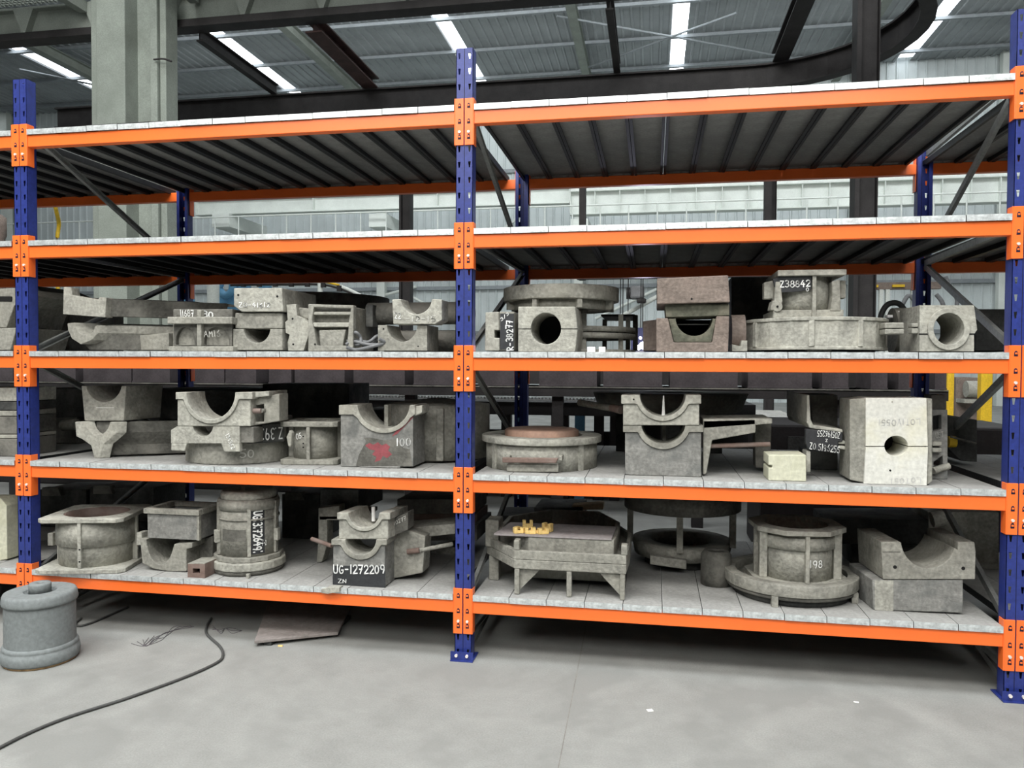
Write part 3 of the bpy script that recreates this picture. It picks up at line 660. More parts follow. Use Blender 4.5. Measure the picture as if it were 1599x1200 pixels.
MB().tube((at(574, 491, .3).x, .32, zat(491, 640, .3) + .005), (-.03, .32, zat(491, 640, .3) + .005), .058, seg=32, ri=.047).build('pipe', 'cast_dark', t)
ex(t, rect(571, 476, 582, 511), .22, .2, 'cast_black', 'pipe_flange')
wr(t, '-12-15', (633, 502), (680, 502), (633, 494), Y, m='chalk_faint', wd=.14); wr(t, '22', (616, 498), (626, 498), (616, 489), Y, wd=.12)
# R-38277
Y = .05; t = casting('split_block', 'upright split block with black side lettered R-38277', 780, 548, Y)
ex(t, [(758, 488), (779, 487), (779, 516), (772, 516), (772, 528), (780, 528), (780, 548), (757, 548)], Y, .26, 'cast_light', 'left_half'); ex(t, [(779.5, 487), (803, 487), (803, 548), (780.5, 548), (780.5, 528), (785, 527), (785, 516), (779.5, 516)], Y + .004, .26, 'cast', 'right_half')
ex(t, rect(781, 490, 802.5, 546), Y + .001, .004, 'black_paint', 'painted_patch', bev=0)
wr(t, 'R-38277', (801, 547), (800, 500), (791, 548), Y + .001, wd=.17, seed=4); wr(t, '3/3', (783, 502), (795, 491), (781, 498), Y + .001, wd=.17)
# square block with round bore, wheel above and rings behind
Y = .02; t = casting('bored_block', 'square split block with large round bore under the wheel casting', 854, 550, Y)
hc = circ(852.5, 513.5, 23.5, 24.5, 28)
ex(t, [[(809, 479), (898, 479), (902, 514), (898, 550), (809, 550)], hc], Y, .30, 'cast_light'); ex(t, rect(808, 513.3, 829, 514.3), Y - .001, .01, 'hole', 'joint_line', bev=0); ex(t, rect(876, 513.3, 902, 514.3), Y - .001, .01, 'hole', 'joint_line', bev=0)
ex(t, [circ(852.5, 513.5, 25, 26, 28)], Y + .27, .04, 'hole', 'core_shade', bev=0)  # black disc closes the bore, painted as the shade inside
c = at(876, 480, .44); za, zb2, zc = zat(479, 876, .3), zat(464, 876, .3), zat(456, 876, .3)
t = casting('wheel_casting', 'large spoked wheel casting lying flat on the bored block', 876, 479, .5)
Rw = (at(965, 460, .5).x - at(789, 460, .5).x) / 2; z1 = ZL[3] + .335
z0 = zat(478.5, 852, .02) + .004
MB().lathe(c.x, c.y, [(Rw * .55, z0 + .045), (Rw, z0 + .045), (Rw, z0 + .115), (Rw * .55, z0 + .115)], 60).build('rim', 'cast', t, bevel=.004)
MB().lathe(c.x, c.y, [(Rw * .78, z0), (Rw * .86, z0), (Rw * .86, z0 + .045), (Rw * .78, z0 + .045)], 48).build('hub_ring', 'cast', t)
for i in range(8):
    a = math.radians(-65 + i * 45); m_ = MB(); r0_, r1_ = Rw * .5, Rw * .97; b = .012
    m_.prism([(c.x + math.cos(a) * r0_ - math.sin(a) * b, c.y + math.sin(a) * r0_ + math.cos(a) * b), (c.x + math.cos(a) * r0_ + math.sin(a) * b, c.y + math.sin(a) * r0_ - math.cos(a) * b), (c.x + math.cos(a) * r1_ + math.sin(a) * b, c.y + math.sin(a) * r1_ - math.cos(a) * b), (c.x + math.cos(a) * r1_ - math.sin(a) * b, c.y + math.sin(a) * r1_ + math.cos(a) * b)], z0 + .002, z0 + .045); m_.build('rib', 'cast', t)
t = casting('ring_frame', 'double ring frame with upright ribs behind and right of the bored block', 950, 548, .75)
c = at(897, 530, .66); R2 = .33
for a, b, r_ in ((zat(519, 950, .5), zat(511, 950, .5), R2), (zat(529, 950, .5), zat(521, 950, .5), R2), (ZL[3] + .001, ZL[3] + .02, R2)): MB().lathe(c.x, c.y, [(r_ * .72, a), (r_, a), (r_, b), (r_ * .72, b)] if a < b else [(r_ * .72, b), (r_, b), (r_, a), (r_ * .72, a)], 50).build('ring', 'cast', t)
for i in range(8):
    a = math.radians(-75 + i * 45); m_ = MB(); x, y = c.x + math.cos(a) * R2 * .9, c.y + math.sin(a) * R2 * .9; m_.box(x - .012, x + .012, y - .02, y + .02, ZL[3] + .02, zat(492, 950, .5)); m_.build('rib', 'cast', t)
ex(t, rect(938, 491, 992, 494), .9, .5, 'cast_dark', 'top_bar'); ex(t, rect(988, 492, 996, 548), .9, .02, 'cast_dark', 'end_post')
# small white boxes on the deck edge
for i, (a, b, c_) in enumerate(((917, 929, 'left'), (935, 945, 'middle'))):
    o = MB().ext(XZ(rect(a, 542, b, 550), .03), .03, .05).build('paper_box', 'paper', bevel=.001); tag(o, ['small white box on deck edge nearest the bored block', 'brighter small white box standing second from the bored block'][i], 'box')
# brown stack
Y = .04
t = casting('core_box', 'brown block with round-bottomed green cradle, base of the brown stack', 1083, 549, Y)
ex(t, [(1025, 497), (1043, 497), (1052, 535), (1112, 535), (1119, 494), (1139, 494), (1137, 549), (1025, 549)], Y, .30, 'cast_brown', 'outer_box')
ex(t, [(1044, 498), (1054, 498)] + A(1084, 496, 29, 29, 178, 2, 20) + [(1114, 498), (1118, 498), (1111, 534.5), (1052.5, 534.5)], Y + .012, .20, 'cast_green', 'inner_cradle')
MB().tube((at(1139, 521, .3).x, .25, zat(521, 1139, .2)), (at(1160, 521, .3).x, .25, zat(521, 1139, .2)), .09, seg=24).build('side_pipe', 'cast_brown', t)
ex(t, rect(1046, 500, 1116, 534), Y + .26, .01, 'hole', 'core_shade', bev=0)  # black sheet at the back stands in for the shade in the recess
ex(t, rect(1057, 506, 1107, 507.5), .25, .02, 'paper', 'white_streak', bev=0)  # thin white strip across the recess
t = casting('core_box', 'tapered olive block squeezed between the two brown blocks', 1088, 497, Y)
ex(t, [(1038, 475), (1139, 475), (1139, 493.5), (1112, 494), (1040, 496)], Y + .01, .26, 'cast_green')
t = casting('core_box', 'large flat brown block on top of the brown stack', 1083, 476, Y - .02)
ex(t, [(1026, 435), (1137, 430), (1140, 472), (1026, 475)], Y - .02, .45, 'cast_brown'); hole(t, 1080, 467, 1.6, Y - .02)
t = casting('dark_block', 'dark brown block behind and right of the brown stack', 1175, 548, .55)
ex(t, rect(1142, 433, 1205, 548), .85, .4, 'cast_black'); 
t = casting('dark_block', 'small dark brown block left of the brown stack', 1012, 548, .4)
ex(t, [(1004, 502), (1026, 499), (1026, 548), (1004, 548)], .4, .3, 'cast_brown')
t = casting('offcut_block', 'small pale block at right foot of the brown stack', 1152, 549, .12)
ex(t, [(1143, 538), (1156, 541), (1158, 532), (1167, 532), (1167, 549), (1143, 549)], .12, .1, 'cast_light', bev=.002)
# Z38842 drum
Y = .02
t = casting('drum_pattern', 'huge ribbed drum with smaller boxed drum on top chalked Z38842', 1270, 549, Y)
cx, cy, r = stood(1167, 1374, 549, 3, Y)
zt5 = ZL[3] + .012; zc1 = zat(497, 1270, Y + .0); zc0 = zt5
MB().prism([(cx + r * math.cos(math.radians(a)), cy + r * math.sin(math.radians(a))) for a in range(-101, 259, 18)], zc0, zc1 - .008).build('drum', 'cast_light', t, bevel=.006)
MB().prism([(cx + r * 1.015 * math.cos(math.radians(a)), cy + r * 1.015 * math.sin(math.radians(a))) for a in range(-100, 260, 10)], zc1 - .010, zc1 + .006).build('drum_lid', 'cast_light', t, bevel=.003)
MB().prism([(cx + r * 1.012 * math.cos(math.radians(a)), cy + r * 1.012 * math.sin(math.radians(a))) for a in range(-100, 260, 10)], zc0, zc0 + .014).build('drum_base', 'cast_light', t, bevel=.003)
MB().box(cx - .08, cx + .02, cy - r * .9, cy - r * .7, ZL[3] + .0005, zc0 + .001).build('foot', 'cast', t); MB().box(cx - .08, cx + .02, cy + r * .5, cy + r * .8, ZL[3] + .0005, zc0 + .001).build('foot', 'cast', t)
for px in (1188, 1268, 1346):
    ang = math.atan2(-1, 0); xx = at(px, 520, cy - r).x - cx; yy = -math.sqrt(max(0, r * r - xx * xx)); a = math.atan2(yy, xx); b = .012
    MB().prism([(cx + math.cos(a) * r * .95 - math.sin(a) * b, cy + math.sin(a) * r * .95 + math.cos(a) * b), (cx + math.cos(a) * r * .95 + math.sin(a) * b, cy + math.sin(a) * r * .95 - math.cos(a) * b), (cx + math.cos(a) * r * 1.025 + math.sin(a) * b, cy + math.sin(a) * r * 1.025 - math.cos(a) * b), (cx + math.cos(a) * r * 1.025 - math.sin(a) * b, cy + math.sin(a) * r * 1.025 + math.cos(a) * b)], zc0 + .014, zc1 - .01).build('rib', 'cast_light', t, bevel=.003)
Y = cy - r * .62; zq = zc1 + .006
qx = lambda px: at(px, 460, Y).x; qz = lambda py: at(1270, py, Y).z
MB().box(qx(1208), qx(1318), Y, Y + .34, zq, qz(484)).build('upper_base', 'cast_light', t, bevel=.003)
MB().box(qx(1213), qx(1320), Y - .02, Y + .36, qz(431), qz(422)).build('upper_flange', 'cast_light', t, bevel=.003)
MB().box(qx(1268), qx(1274), Y - .01, Y + .05, zq, qz(431)).build('centre_rib', 'cast_light', t, bevel=.002)
xc_, rc = (qx(1212) + qx(1314)) / 2, (qx(1307) - qx(1216)) / 2
MB().lathe(xc_, Y + .03 + rc * .9, [(.02, qz(484)), (rc, qz(484)), (rc, qz(431)), (.02, qz(431))], 40).build('upper_drum', 'cast_light', t)
ex(t, [(1193, 441), (1209, 438), (1209, 467), (1193, 467)], Y + .05, .06, 'cast_light', 'side_lug'); ex(t, rect(1312, 438, 1321, 466), Y + .05, .06, 'cast_light', 'side_lug')
ex(t, [(1203, 484), (1206, 470), (1209, 470), (1211, 440), (1219, 440), (1222, 470), (1219, 486)], Y - .004, .1, 'cast_light', 'cheek'); ex(t, [(1299, 440), (1312, 436), (1313, 486), (1296, 486), (1300, 462)], Y - .004, .1, 'cast', 'cheek')
MB().tube(at(1214, 479, Y - .01), at(1214, 479, Y + .02), .022, seg=16).build('boss', 'cast_light', t); hole(t, 1214, 479, 1.8, Y - .012)
ex(t, [(1207, 436), (1219, 431.5), (1267, 431.5), (1267, 452), (1249, 455), (1217, 457), (1210, 448)], Y - .001, .02, 'black_paint', 'painted_patch', bev=0)
wr(t, 'Z38842', (1218, 449), (1265, 448), (1218, 439), Y - .001, wd=.16, seed=2); wr(t, '0', (1259, 455), (1263, 455), (1259, 450), Y - .002, wd=.2)
# pipe flange with clamp block
Y = .06; t = casting('clamp_block', 'square split clamp with ringed bore at right end of middle level', 1481, 549, Y)
hc = circ(1482, 514, 25, 26, 30)
ex(t, [[(1436, 477), (1521, 477), (1526, 515), (1521, 523), (1521, 549), (1436, 549)], hc], Y, .28, 'cast_light')
ex(t, [circ(1482, 514, 33, 33, 30), circ(1482, 514, 24, 25, 30)], Y - .012, .28, 'cast_light', 'bore_ring')
ex(t, rect(1436, 521, 1452, 523), Y - .001, .01, 'hole', 'joint_line', bev=0); ex(t, rect(1512, 521, 1522, 523), Y - .001, .01, 'hole', 'joint_line', bev=0)
for a, b in ((505, 511), (513, 521)): ex(t, rect(1424, a, 1437, b), Y + .02, .06, 'cast_light', 'clamp_lug')
t = casting('flanged_pipe', 'dull pipe body with paired flange plates left of the ringed clamp', 1400, 548, .3)
for a, b in ((504, 513), (514, 522)): ex(t, rect(1382, a, 1412, b), .04, .12, 'cast', 'flange_plate')
MB().tube((at(1392, 515, .52).x, .52, ZL[3] + .115), (at(1440, 515, .52).x, .52, ZL[3] + .115), .112, seg=30).build('pipe', 'cast', t)
for px in (1386, 1403): ex(t, rect(px, 492 if px == 1386 else 486, px + 8, 496), .45, .05, 'paper', 'tag_plate', bev=0)
t = casting('black_hose', 'thick black hose hooped over the pipe body near the tall dark post', 1392, 492, .6, cat='hose')
MB().cable([at(1374, 512, .6), at(1376, 492, .6), at(1386, 476, .6), at(1402, 474, .6), at(1412, 484, .6), at(1418, 500, .6)], .014).build('hose', 'rubber', t)
t = casting('dark_block', 'large dark block behind the ringed clamp at the right upright', 1555, 548, .7)
ex(t, rect(1524, 483, 1610, 548), .7, .5, 'cast_black')

# ======== fourth level
K = 4
t = casting('stacked_plates', 'pale plates piled left of the leftmost upright on the fourth level', 0, 700, .3)
for a, b, m_, n_ in ((606, 627, 'cast_light', 'plate'), (628, 641, 'cast_black', 'packer'), (642, 650, 'cast', 'plate'), (651, 678, 'cast_dark', 'packer'), (679, 685, 'cast_light', 'plate'), (686, 716, 'cast_dark', 'base')): ex(t, rect(-60, a, 28, b), .12, .28, m_, n_)
Yk = yb(152, 716, 4)
t = casting('spade_profile', 'long casting with heart-shaped front end tapering to a point at left', 152, 716, Yk)
dv = (.86, .5)
ex(t, [(117, 659), (133, 658)] + A(152, 654, 20, 26, 168, 20, 10) + [(172, 659), (183, 659), (182, 676), (170, 687), (161, 694), (156, 716), (147, 716), (142, 696), (128, 686), (119, 682)], Yk, .05, 'cast_light', 'front_plate', dv)
ex(t, [(150, 659), (183, 659), (182, 676), (170, 687), (160, 696), (156, 712), (150, 712)], Yk + .03, .5, 'cast_dark', 'trough_body', dv)
t = casting('cup_block', 'pale block with round cup cut in its top, standing on the spade-shaped end', 160, 658, Yk)
ex(t, [(127, 603), (133, 603)] + A(162, 598, 28, 30, 170, 10, 18) + [(192, 603), (197, 603), (193, 657.5), (132, 657.5)], Yk + .01, .28, 'cast', bev=.003, d=(.1, 1)); ex(t, rect(150, 636.5, 178, 637.5), Yk + .009, .002, 'chalk_faint', 'chalk_line', bev=0)
t = casting('dark_drum', 'big dark drum behind the cup block chalked 20', 245, 690, .62)
c = at(345, 660, .95); MB().lathe(c.x, c.y, [(.02, ZL[4] + .001), (.36, ZL[4] + .001), (.36, ZL[4] + .17), (.02, ZL[4] + .17)], 44).build('drum', 'cast_dark', t); MB().lathe(c.x, c.y, [(.02, ZL[4] + .19), (.40, ZL[4] + .19), (.40, ZL[4] + .36), (.02, ZL[4] + .36)], 44).build('upper_drum', 'cast_black', t)
MB().lathe(c.x, c.y, [(.02, ZL[4] + .17), (.3, ZL[4] + .17), (.3, ZL[4] + .19), (.02, ZL[4] + .19)], 30).build('spacer', 'cast_black', t)
wrcyl(t, '20', c.x, c.y, .36, math.radians(-150), .04 / .36, ZL[4] + .08, .035, m='chalk_faint', wd=.16); wrcyl(t, '20', c.x, c.y, .40, math.radians(-150), .045 / .4, ZL[4] + .29, .04, m='chalk_faint')
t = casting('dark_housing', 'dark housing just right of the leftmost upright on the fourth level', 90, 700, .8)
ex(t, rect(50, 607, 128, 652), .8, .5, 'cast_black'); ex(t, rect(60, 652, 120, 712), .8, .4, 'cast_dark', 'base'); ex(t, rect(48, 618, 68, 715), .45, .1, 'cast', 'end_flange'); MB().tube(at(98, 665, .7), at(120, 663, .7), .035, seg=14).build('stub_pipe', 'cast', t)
# Z.39362 drum with cradle on top
Yk = yb(380, 727, 4); cx, cy, r = stood(296, 458, 726, 4)
t = casting('low_round_casting', 'wide low round base chalked 50 under the Z.39362 block', 377, 726, Yk)
zz = zat(693, 377, cy - r) ; MB().lathe(cx, cy, [(r * .6, ZL[4] + .001), (r, ZL[4] + .001), (r * .99, zz), (r * .6, zz)], 50).build('drum', 'cast', t, bevel=.004)
wrcyl(t, '50', cx, cy, r, math.radians(-62), .05 / r, ZL[4] + .035, .04, m='chalk_faint')
Yb = cy - r - .036
t = casting('arched_block', 'block with chamfered shoulders and small arch, marked 139362 vertically', 330, 706, Yb)
ex(t, [(267, 672), (276, 666.4), (302, 666.4)] + A(317, 664, 16, 18, 172, 8, 14) + [(336, 666.4), (374, 666.4), (374, 692.5), (267, 692.5)], Yb, .11, 'cast_light')
for f_ in ([(267, 692.5), (292, 692.5), (288, 705), (267, 704)], [(345, 692.5), (374, 692.5), (374, 706), (350, 706)]): ex(t, f_, Yb, .032, 'cast_light', 'foot')
ex(t, [(374, 663), (396, 668), (396, 692), (374, 692)], Yb + .01, .10, 'cast_dark', 'side_cheek')
wr(t, '139362', (352, 680), (362, 702), (357, 677), Yb, m='chalk', wd=.14)
t = casting('curved_casting', 'dark curved casting lettered upside down Z.39362', 420, 700, Yb + .1)
Ya = Yb + .05; pa, pb = at(384, 680, Ya), at(444, 680, Ya + .16); zlo, zhi = zat(694, 390, Ya), zat(664, 390, Ya)
MB().prism([(pa.x, Ya), (pb.x, Ya + .16), (pb.x - .03, Ya + .30), (pa.x - .01, Ya + .22)], zlo, zhi).build('arm_slab', 'cast_black', t, bevel=.005)
MB().prism([(pb.x - .06, Ya + .14), (pb.x + .004, Ya + .165), (pb.x - .02, Ya + .30), (pb.x - .08, Ya + .28)], zlo + .02, zhi + .035).build('arm_end', 'cast_dark', t, bevel=.008)
dU = Vector((pa.x - pb.x, -.16, 0)); n_ = textlen('Z.39362'); off_ = Vector((.0015, -.0035, 0))
wr3(t, 'Z.39362', Vector((pb.x, Ya + .16, zlo + .075)) + off_ + dU * .05, dU * (.86 / n_), (0, 0, -.058), wd=.14, seed=3)
ex(t, [(447, 683), (452, 672), (456, 676), (454, 698), (450, 698)], Yb + .03, .03, 'cast', 'hook')
Yc = Yb + .0
t = casting('cradle', 'half-round cradle with hollow bracket and rod, top of the Z.39362 stack', 334, 666, Yc)
cradle(t, 274, 394, 613, 666, 329, 38, 44, Yc, .16, 11, 'cast_light', mr='cast_light', ryk=1.12)
hz_ = [(394, 625), (436, 616), (436, 657), (394, 666)]
ex(t, [[(394, 624), (436, 615), (436, 658), (394, 665)], [(398, 634), (412, 631), (412, 659), (398, 659)]], Yc + .05, .1, 'cast', 'bracket'); ex(t, [(370, 614), (420, 611), (420, 619), (372, 624)], Yc + .02, .20, 'cast_light', 'top_ledge')
handle(t, (393, 642), (408, 642), Yc + .03, Yc + .03, .013); handle(t, (408, 642), (445, 635), Yc + .03, Yc + .2, .011, 'cast_dark')
# square flanged spool
t = casting('square_spool', 'small square-flanged spool with central rib left of the red-daubed block', 490, 731, yb(490, 730, 4))
cx, cy, r = stood(454, 534, 726, 4); fl = r * 1.10
spool(t, cx, cy, r * .86, ZL[4] + .001, zat(659, 490, cy - r), fl, .026, 'cast', 'square', 4, math.radians(8), r2=r * .74)
yc_ = cy - fl - .002; holes(t, [(473.5, 682), (473.5, 693), (473.5, 699)], 1.1, cy - r * .98); wr(t, '05', (463, 687), (471, 684), (462, 679), cy - r * .92, m='chalk', wd=.14)
# "100" block
Yk = yb(600, 731, 4); t = casting('bearing_cradle', 'large block with half-round cradle daubed red and marked 100', 590, 733, Yk)
cradle(t, 529, 648, 633, 729, 599, 41, 48, Yk, .20, 15, 'cast_ash', mr='cast_light', off=-4)
ex(t, rect(562, 728.5, 625, 734), Yk - .004, .18, 'cast_ash', 'foot'); MB().box(at(603, 660, Yk + .12).x - .01, at(603, 660, Yk + .12).x + .01, Yk + .12, Yk + .17, zat(668, 603, Yk + .1), zat(633, 603, Yk + .1)).build('divider_web', 'cast_light', t)
ex(t, [(648, 635), (659, 633), (659, 645), (648, 650)], Yk + .0, .12, 'cast_light', 'ear')
ex(t, [(570, 696), (577, 692), (583, 695), (590, 691), (596, 696), (603, 693), (609, 698), (606, 704), (612, 710), (604, 716), (598, 712), (594, 719), (585, 722), (588, 714), (581, 710), (586, 704), (577, 702)], Yk - .0012, .002, 'red_paint', 'red_daub', bev=0)
ex(t, [(640, 651), (646, 651), (632, 666), (620, 678), (612, 682), (622, 668), (632, 658)], Yk - .0012, .002, 'red_paint', 'red_daub', bev=0)
ex(t, [(566, 700), (572, 690), (568, 684), (580, 684), (600, 688), (618, 686), (630, 700), (640, 702), (644, 728), (556, 728), (560, 712)], Yk - .0006, .001, 'cast_dark', 'dark_stain', bev=0)
wr(t, '100', (619, 697), (641, 696), (619, 685), Yk, wd=.12, seed=8)
cx, cy = at(672, 690, Yk + .35).x, Yk + .50
t = casting('round_housing', 'rounded dusty housing behind the red-daubed block by the centre upright', 690, 718, cy - .3)
MB().lathe(cx, cy, [(.05, ZL[4] + .012), (.29, ZL[4] + .012), (.29, ZL[4] + .30), (.05, ZL[4] + .33)], 36).build('housing', 'cast', t)
MB().lathe(cx, cy, [(.2, ZL[4] + .0005), (.25, ZL[4] + .0005), (.25, ZL[4] + .014), (.2, ZL[4] + .014)], 30).build('foot_ring', 'cast_dark', t)
a = math.radians(-72); MB().box(cx + .29 * math.cos(a) - .02, cx + .29 * math.cos(a) + .02, cy + .29 * math.sin(a) - .012, cy + .29 * math.sin(a) + .03, ZL[4] + .012, ZL[4] + .29).build('rib', 'cast', t, bevel=.006)
# round flange with disc
cx, cy, r = stood(755, 936, 739, 4); zf0 = zat(697, 846, cy - r); zf1 = zat(687, 846, cy - r)
t = casting('round_flange', 'round flanged casting with front handle bar, right of the centre upright', 846, 738, cy - r)
MB().lathe(cx, cy, [(r * .70, ZL[4] + .001), (r * .955, ZL[4] + .001), (r * .955, zf0), (r * .70, zf0)], 60).build('drum', 'cast_light', t); MB().lathe(cx, cy, [(r * .70, zf0 - .001), (r * 1.03, zf0 - .001), (r * 1.03, zf1), (r * .70, zf1)], 60).build('upper_flange', 'cast_light', t, bevel=.003)
for px in (768, 904):
    xx = at(px, 715, cy - r * .9).x - cx; xx = max(-r * .9, min(r * .9, xx)); a = -math.acos(xx / r / .96); MB().box(-.01, .01, 0, .001, 0, .001) if False else None
    m_ = MB(); R_1 = r * .985; b = .014; R_0 = r * .93
    m_.prism([(cx + math.cos(a) * R_0 - math.sin(a) * b, cy + math.sin(a) * R_0 + math.cos(a) * b), (cx + math.cos(a) * R_0 + math.sin(a) * b, cy + math.sin(a) * R_0 - math.cos(a) * b), (cx + math.cos(a) * R_1 + math.sin(a) * b, cy + math.sin(a) * R_1 - math.cos(a) * b), (cx + math.cos(a) * R_1 - math.sin(a) * b, cy + math.sin(a) * R_1 + math.cos(a) * b)], ZL[4] + .001, zf0 - .001); m_.build('rib', 'cast_light', t)
Yh = cy - r - .02; m_ = MB(); m_.ext(XZ([(784, 715), (872, 716), (868, 724), (784, 723)], Yh), Yh, .02); m_.build('handle_bar', 'rust', t, bevel=.004)
for px in (790, 872): ex(t, [(px, 712), (px + 6, 712), (px + 6, 720), (px, 720)], Yh + .01, .06, 'cast', 'handle_lug')
ex(t, rect(791, 725, 872, 738), cy - r * .985, .03, 'cast', 'front_pad')
t = casting('rust_disc', 'rusty brown disc lying inside the round flanged casting', 846, 688, cy, cat='disc')
MB().lathe(cx, cy, [(0, ZL[4] + .002), (r * .64, ZL[4] + .002), (r * .64, zf1 + .022), (r * .6, zf1 + .029), (0, zf1 + .026)], 50).build('disc', 'rust_disc', t)
# twin cradles with frame
Yk = yb(1036, 744, 4)
t = casting('bearing_cradle', 'tall grey cradle block with side frame and rod, lower of the twin cradles', 1036, 745, Yk)
cradle(t, 973, 1098, 665, 745, 1036, 35, 43, Yk, .22, 10, 'cast_ash', mr='cast', off=-6)
MB().box(at(1037, 700, Yk + .15).x - .008, at(1037, 700, Yk + .15).x + .008, Yk + .15, Yk + .18, zat(690, 1036, Yk + .1), zat(664, 1036, Yk + .1)).build('divider_web', 'cast_dark', t)
ex(t, [(1098, 657), (1180, 655), (1180, 676), (1112, 688), (1110, 700), (1103, 740), (1098, 742)], Yk + .03, .07, 'cast', 'side_frame')
ex(t, [(1178, 655), (1205, 655), (1203, 731), (1180, 731)], Yk + .22, .1, 'cast_dark', 'end_plate'); ex(t, [(1098, 655), (1206, 654), (1206, 662), (1098, 670)], Yk + .03, .3, 'cast', 'top_plate')
handle(t, (1106, 697), (1202, 694), Yk + .06, Yk + .10, .011)
t = casting('bearing_cradle', 'pale cradle with raised semicircular rim, upper of the twin cradles', 1033, 664, Yk)
cradle(t, 970, 1095, 617, 664.5, 1035, 36, 43, Yk - .015, .20, 14, 'cast_light', ryk=.98, off=-1)
p = at(1036, 640, Yk + .08); MB().tube((p.x, Yk + .08, zat(650, 1036, Yk + .08)), (p.x, Yk + .08, zat(618, 1036, Yk + .08)), .009, .003, seg=8).build('divider_pin', 'chalk', t); hole(t, 989.5, 624, 1.4, Yk - .025)
t = casting('dark_table_casting', 'huge dark round-topped casting filling the space behind the twin cradles', 1060, 730, .75)
c = at(1045, 640, 1.0); MB().lathe(c.x, c.y, [(.02, ZL[4] + .26), (.40, ZL[4] + .26), (.44, ZL[4] + .36), (.02, ZL[4] + .36)], 50).build('round_top', 'cast_dark', t)
for a in (30, 150, 270): MB().box(c.x + .3 * math.cos(math.radians(a)) - .05, c.x + .3 * math.cos(math.radians(a)) + .05, c.y + .3 * math.sin(math.radians(a)) - .03, c.y + .3 * math.sin(math.radians(a)) + .03, ZL[4] + .001, ZL[4] + .26).build('leg', 'cast_black', t)
handle(t, (905, 629), (968, 640), .62, .35, .018, 'cast'); handle(t, (955, 637), (970, 641), .4, .34, .02, 'rust', 'rod_sleeve')
# small cream block
Yk = yb(1230, 752, 4); t = casting('cream_block', 'small cream cube with notched left side between cradles and white block', 1230, 752, Yk)
ex(t, [(1200, 711), (1259, 711), (1259, 753), (1200, 753), (1200, 731), (1206, 731), (1206, 727), (1200, 727)], Yk, .17, 'cream_cast')
# curved plate + labelled bars
Yk = yb(1300, 745, 4)
t = casting('curved_shell', 'dark curved shell with two black bars lettered 5196255', 1300, 745, .3)
ex(t, [(1260, 617), (1264, 617), (1266, 655), (1270, 664), (1316, 671), (1316, 676), (1264, 669), (1260, 660)], .16, .55, 'cast_light', 'shell_edge'); ex(t, [(1264, 617), (1308, 617), (1308, 671), (1270, 664)], .45, .3, 'cast_dark', 'shell')
ex(t, rect(1259, 705, 1266, 738), .16, .1, 'cast_light', 'foot_plate')
ex(t, [(1258, 670), (1316, 676), (1316, 690), (1309, 690), (1309, 709), (1262, 702), (1258, 692)], .15, .03, 'black_paint', 'lettered_bar'); ex(t, [(1309, 686), (1320, 689), (1320, 694), (1309, 694)], .16, .2, 'cast_light', 'bar_end'); ex(t, [(1309, 696), (1320, 697), (1320, 703), (1309, 701)], .16, .2, 'cast_light', 'bar_end')
ex(t, rect(1264, 706, 1308, 742), .5, .3, 'cast_black', 'lower_shell')
wr(t, 'ZO 5196255', (1264, 701), (1311, 708), (1265, 691), .15, wd=.13, seed=9); wr(t, 'ZO5196255', (1312, 676), (1277, 672), (1311, 685), .15, wd=.13, seed=10); wr(t, 'Z', (1292, 686), (1289, 686), (1292, 690), .15, wd=.15)
# white split block
Yk = yb(1391, 757, 4)
t = casting('white_block', 'tall white split block with dark round hole at right end of level four', 1391, 758, Yk)
hc = circ(1399.5, 697, 18.5, 16, 26)
up = [(1352, 697.2), (1352, 622), (1447, 622), (1449, 697.2)] + [(1418, 697.2)] + [p for p in A(1399.5, 697, 18.5, 16, -5, -175, 14)] + [(1381, 697.2)]
lo = [(1352, 698.4), (1381, 698.4)] + A(1399.5, 697, 18.5, 16, 175, 5, 14) + [(1418, 698.4), (1449, 698.4), (1447, 758), (1349, 758)]
ex(t, up, Yk, .24, 'white_cast', 'upper_half', bev=.002); ex(t, lo, Yk, .24, 'white_cast', 'lower_half', bev=.002)
ex(t, [(1327, 624), (1351.5, 622), (1351.5, 758), (1327, 750)], Yk + .015, .2, 'cast', 'left_flank'); ex(t, [(1447.5, 622), (1456, 623), (1456, 752), (1448, 757)], Yk + .01, .2, 'cast', 'right_flank')
ex(t, [circ(1399.5, 697, 19, 16.5, 24)], Yk + .22, .03, 'hole', 'bore_shade', bev=0)  # black disc behind the bore, its darkness painted as shade
ex(t, [(1320, 622), (1452, 621), (1452, 618.5), (1325, 619)], Yk + .1, .2, 'cast_dark', 'top_plate') if False else None
holes(t, [(1393, 628)], 1.2, Yk, 'cast', 'dimple'); hole(t, 1390, 735, 1.7, Yk)
wr(t, 'LOT1V0551', (1437, 654), (1371, 656), (1437, 663), Yk, m='pencil', wd=.08, seed=11); wr(t, 'LOT051', (1438, 746), (1391, 748), (1438, 754), Yk, m='pencil', wd=.08, seed=12)
t = casting('valve_cluster', 'jumble of small lugs and a rounded cap behind the white block', 1467, 745, .35)
ex(t, [(1454, 617), (1478, 617), (1478, 640), (1454, 640)], .3, .1, 'cast_dark', 'top_lug'); ex(t, [[(1454, 640), (1480, 640), (1480, 755), (1454, 752)], [(1457, 650), (1470, 648), (1470, 671), (1457, 674)], [(1458, 722), (1472, 712), (1472, 728), (1458, 736)]], .27, .04, 'cast_ash', 'end_frame')
for a in (690, 700): ex(t, rect(1456, a, 1471, a + 7), .24, .03, 'cast_light', 'clamp_lug')
MB().tube(at(1457, 736, .25), at(1481, 728, .28), .016, seg=12).build('rounded_cap', 'cast_light', t); wr(t, 'UST', (1462, 685), (1474, 682), (1461, 677), .268, m='chalk_faint', wd=.15)
t = casting('dark_drum', 'big dark casting with pale seam lines in the right corner of level four', 1545, 720, .8)
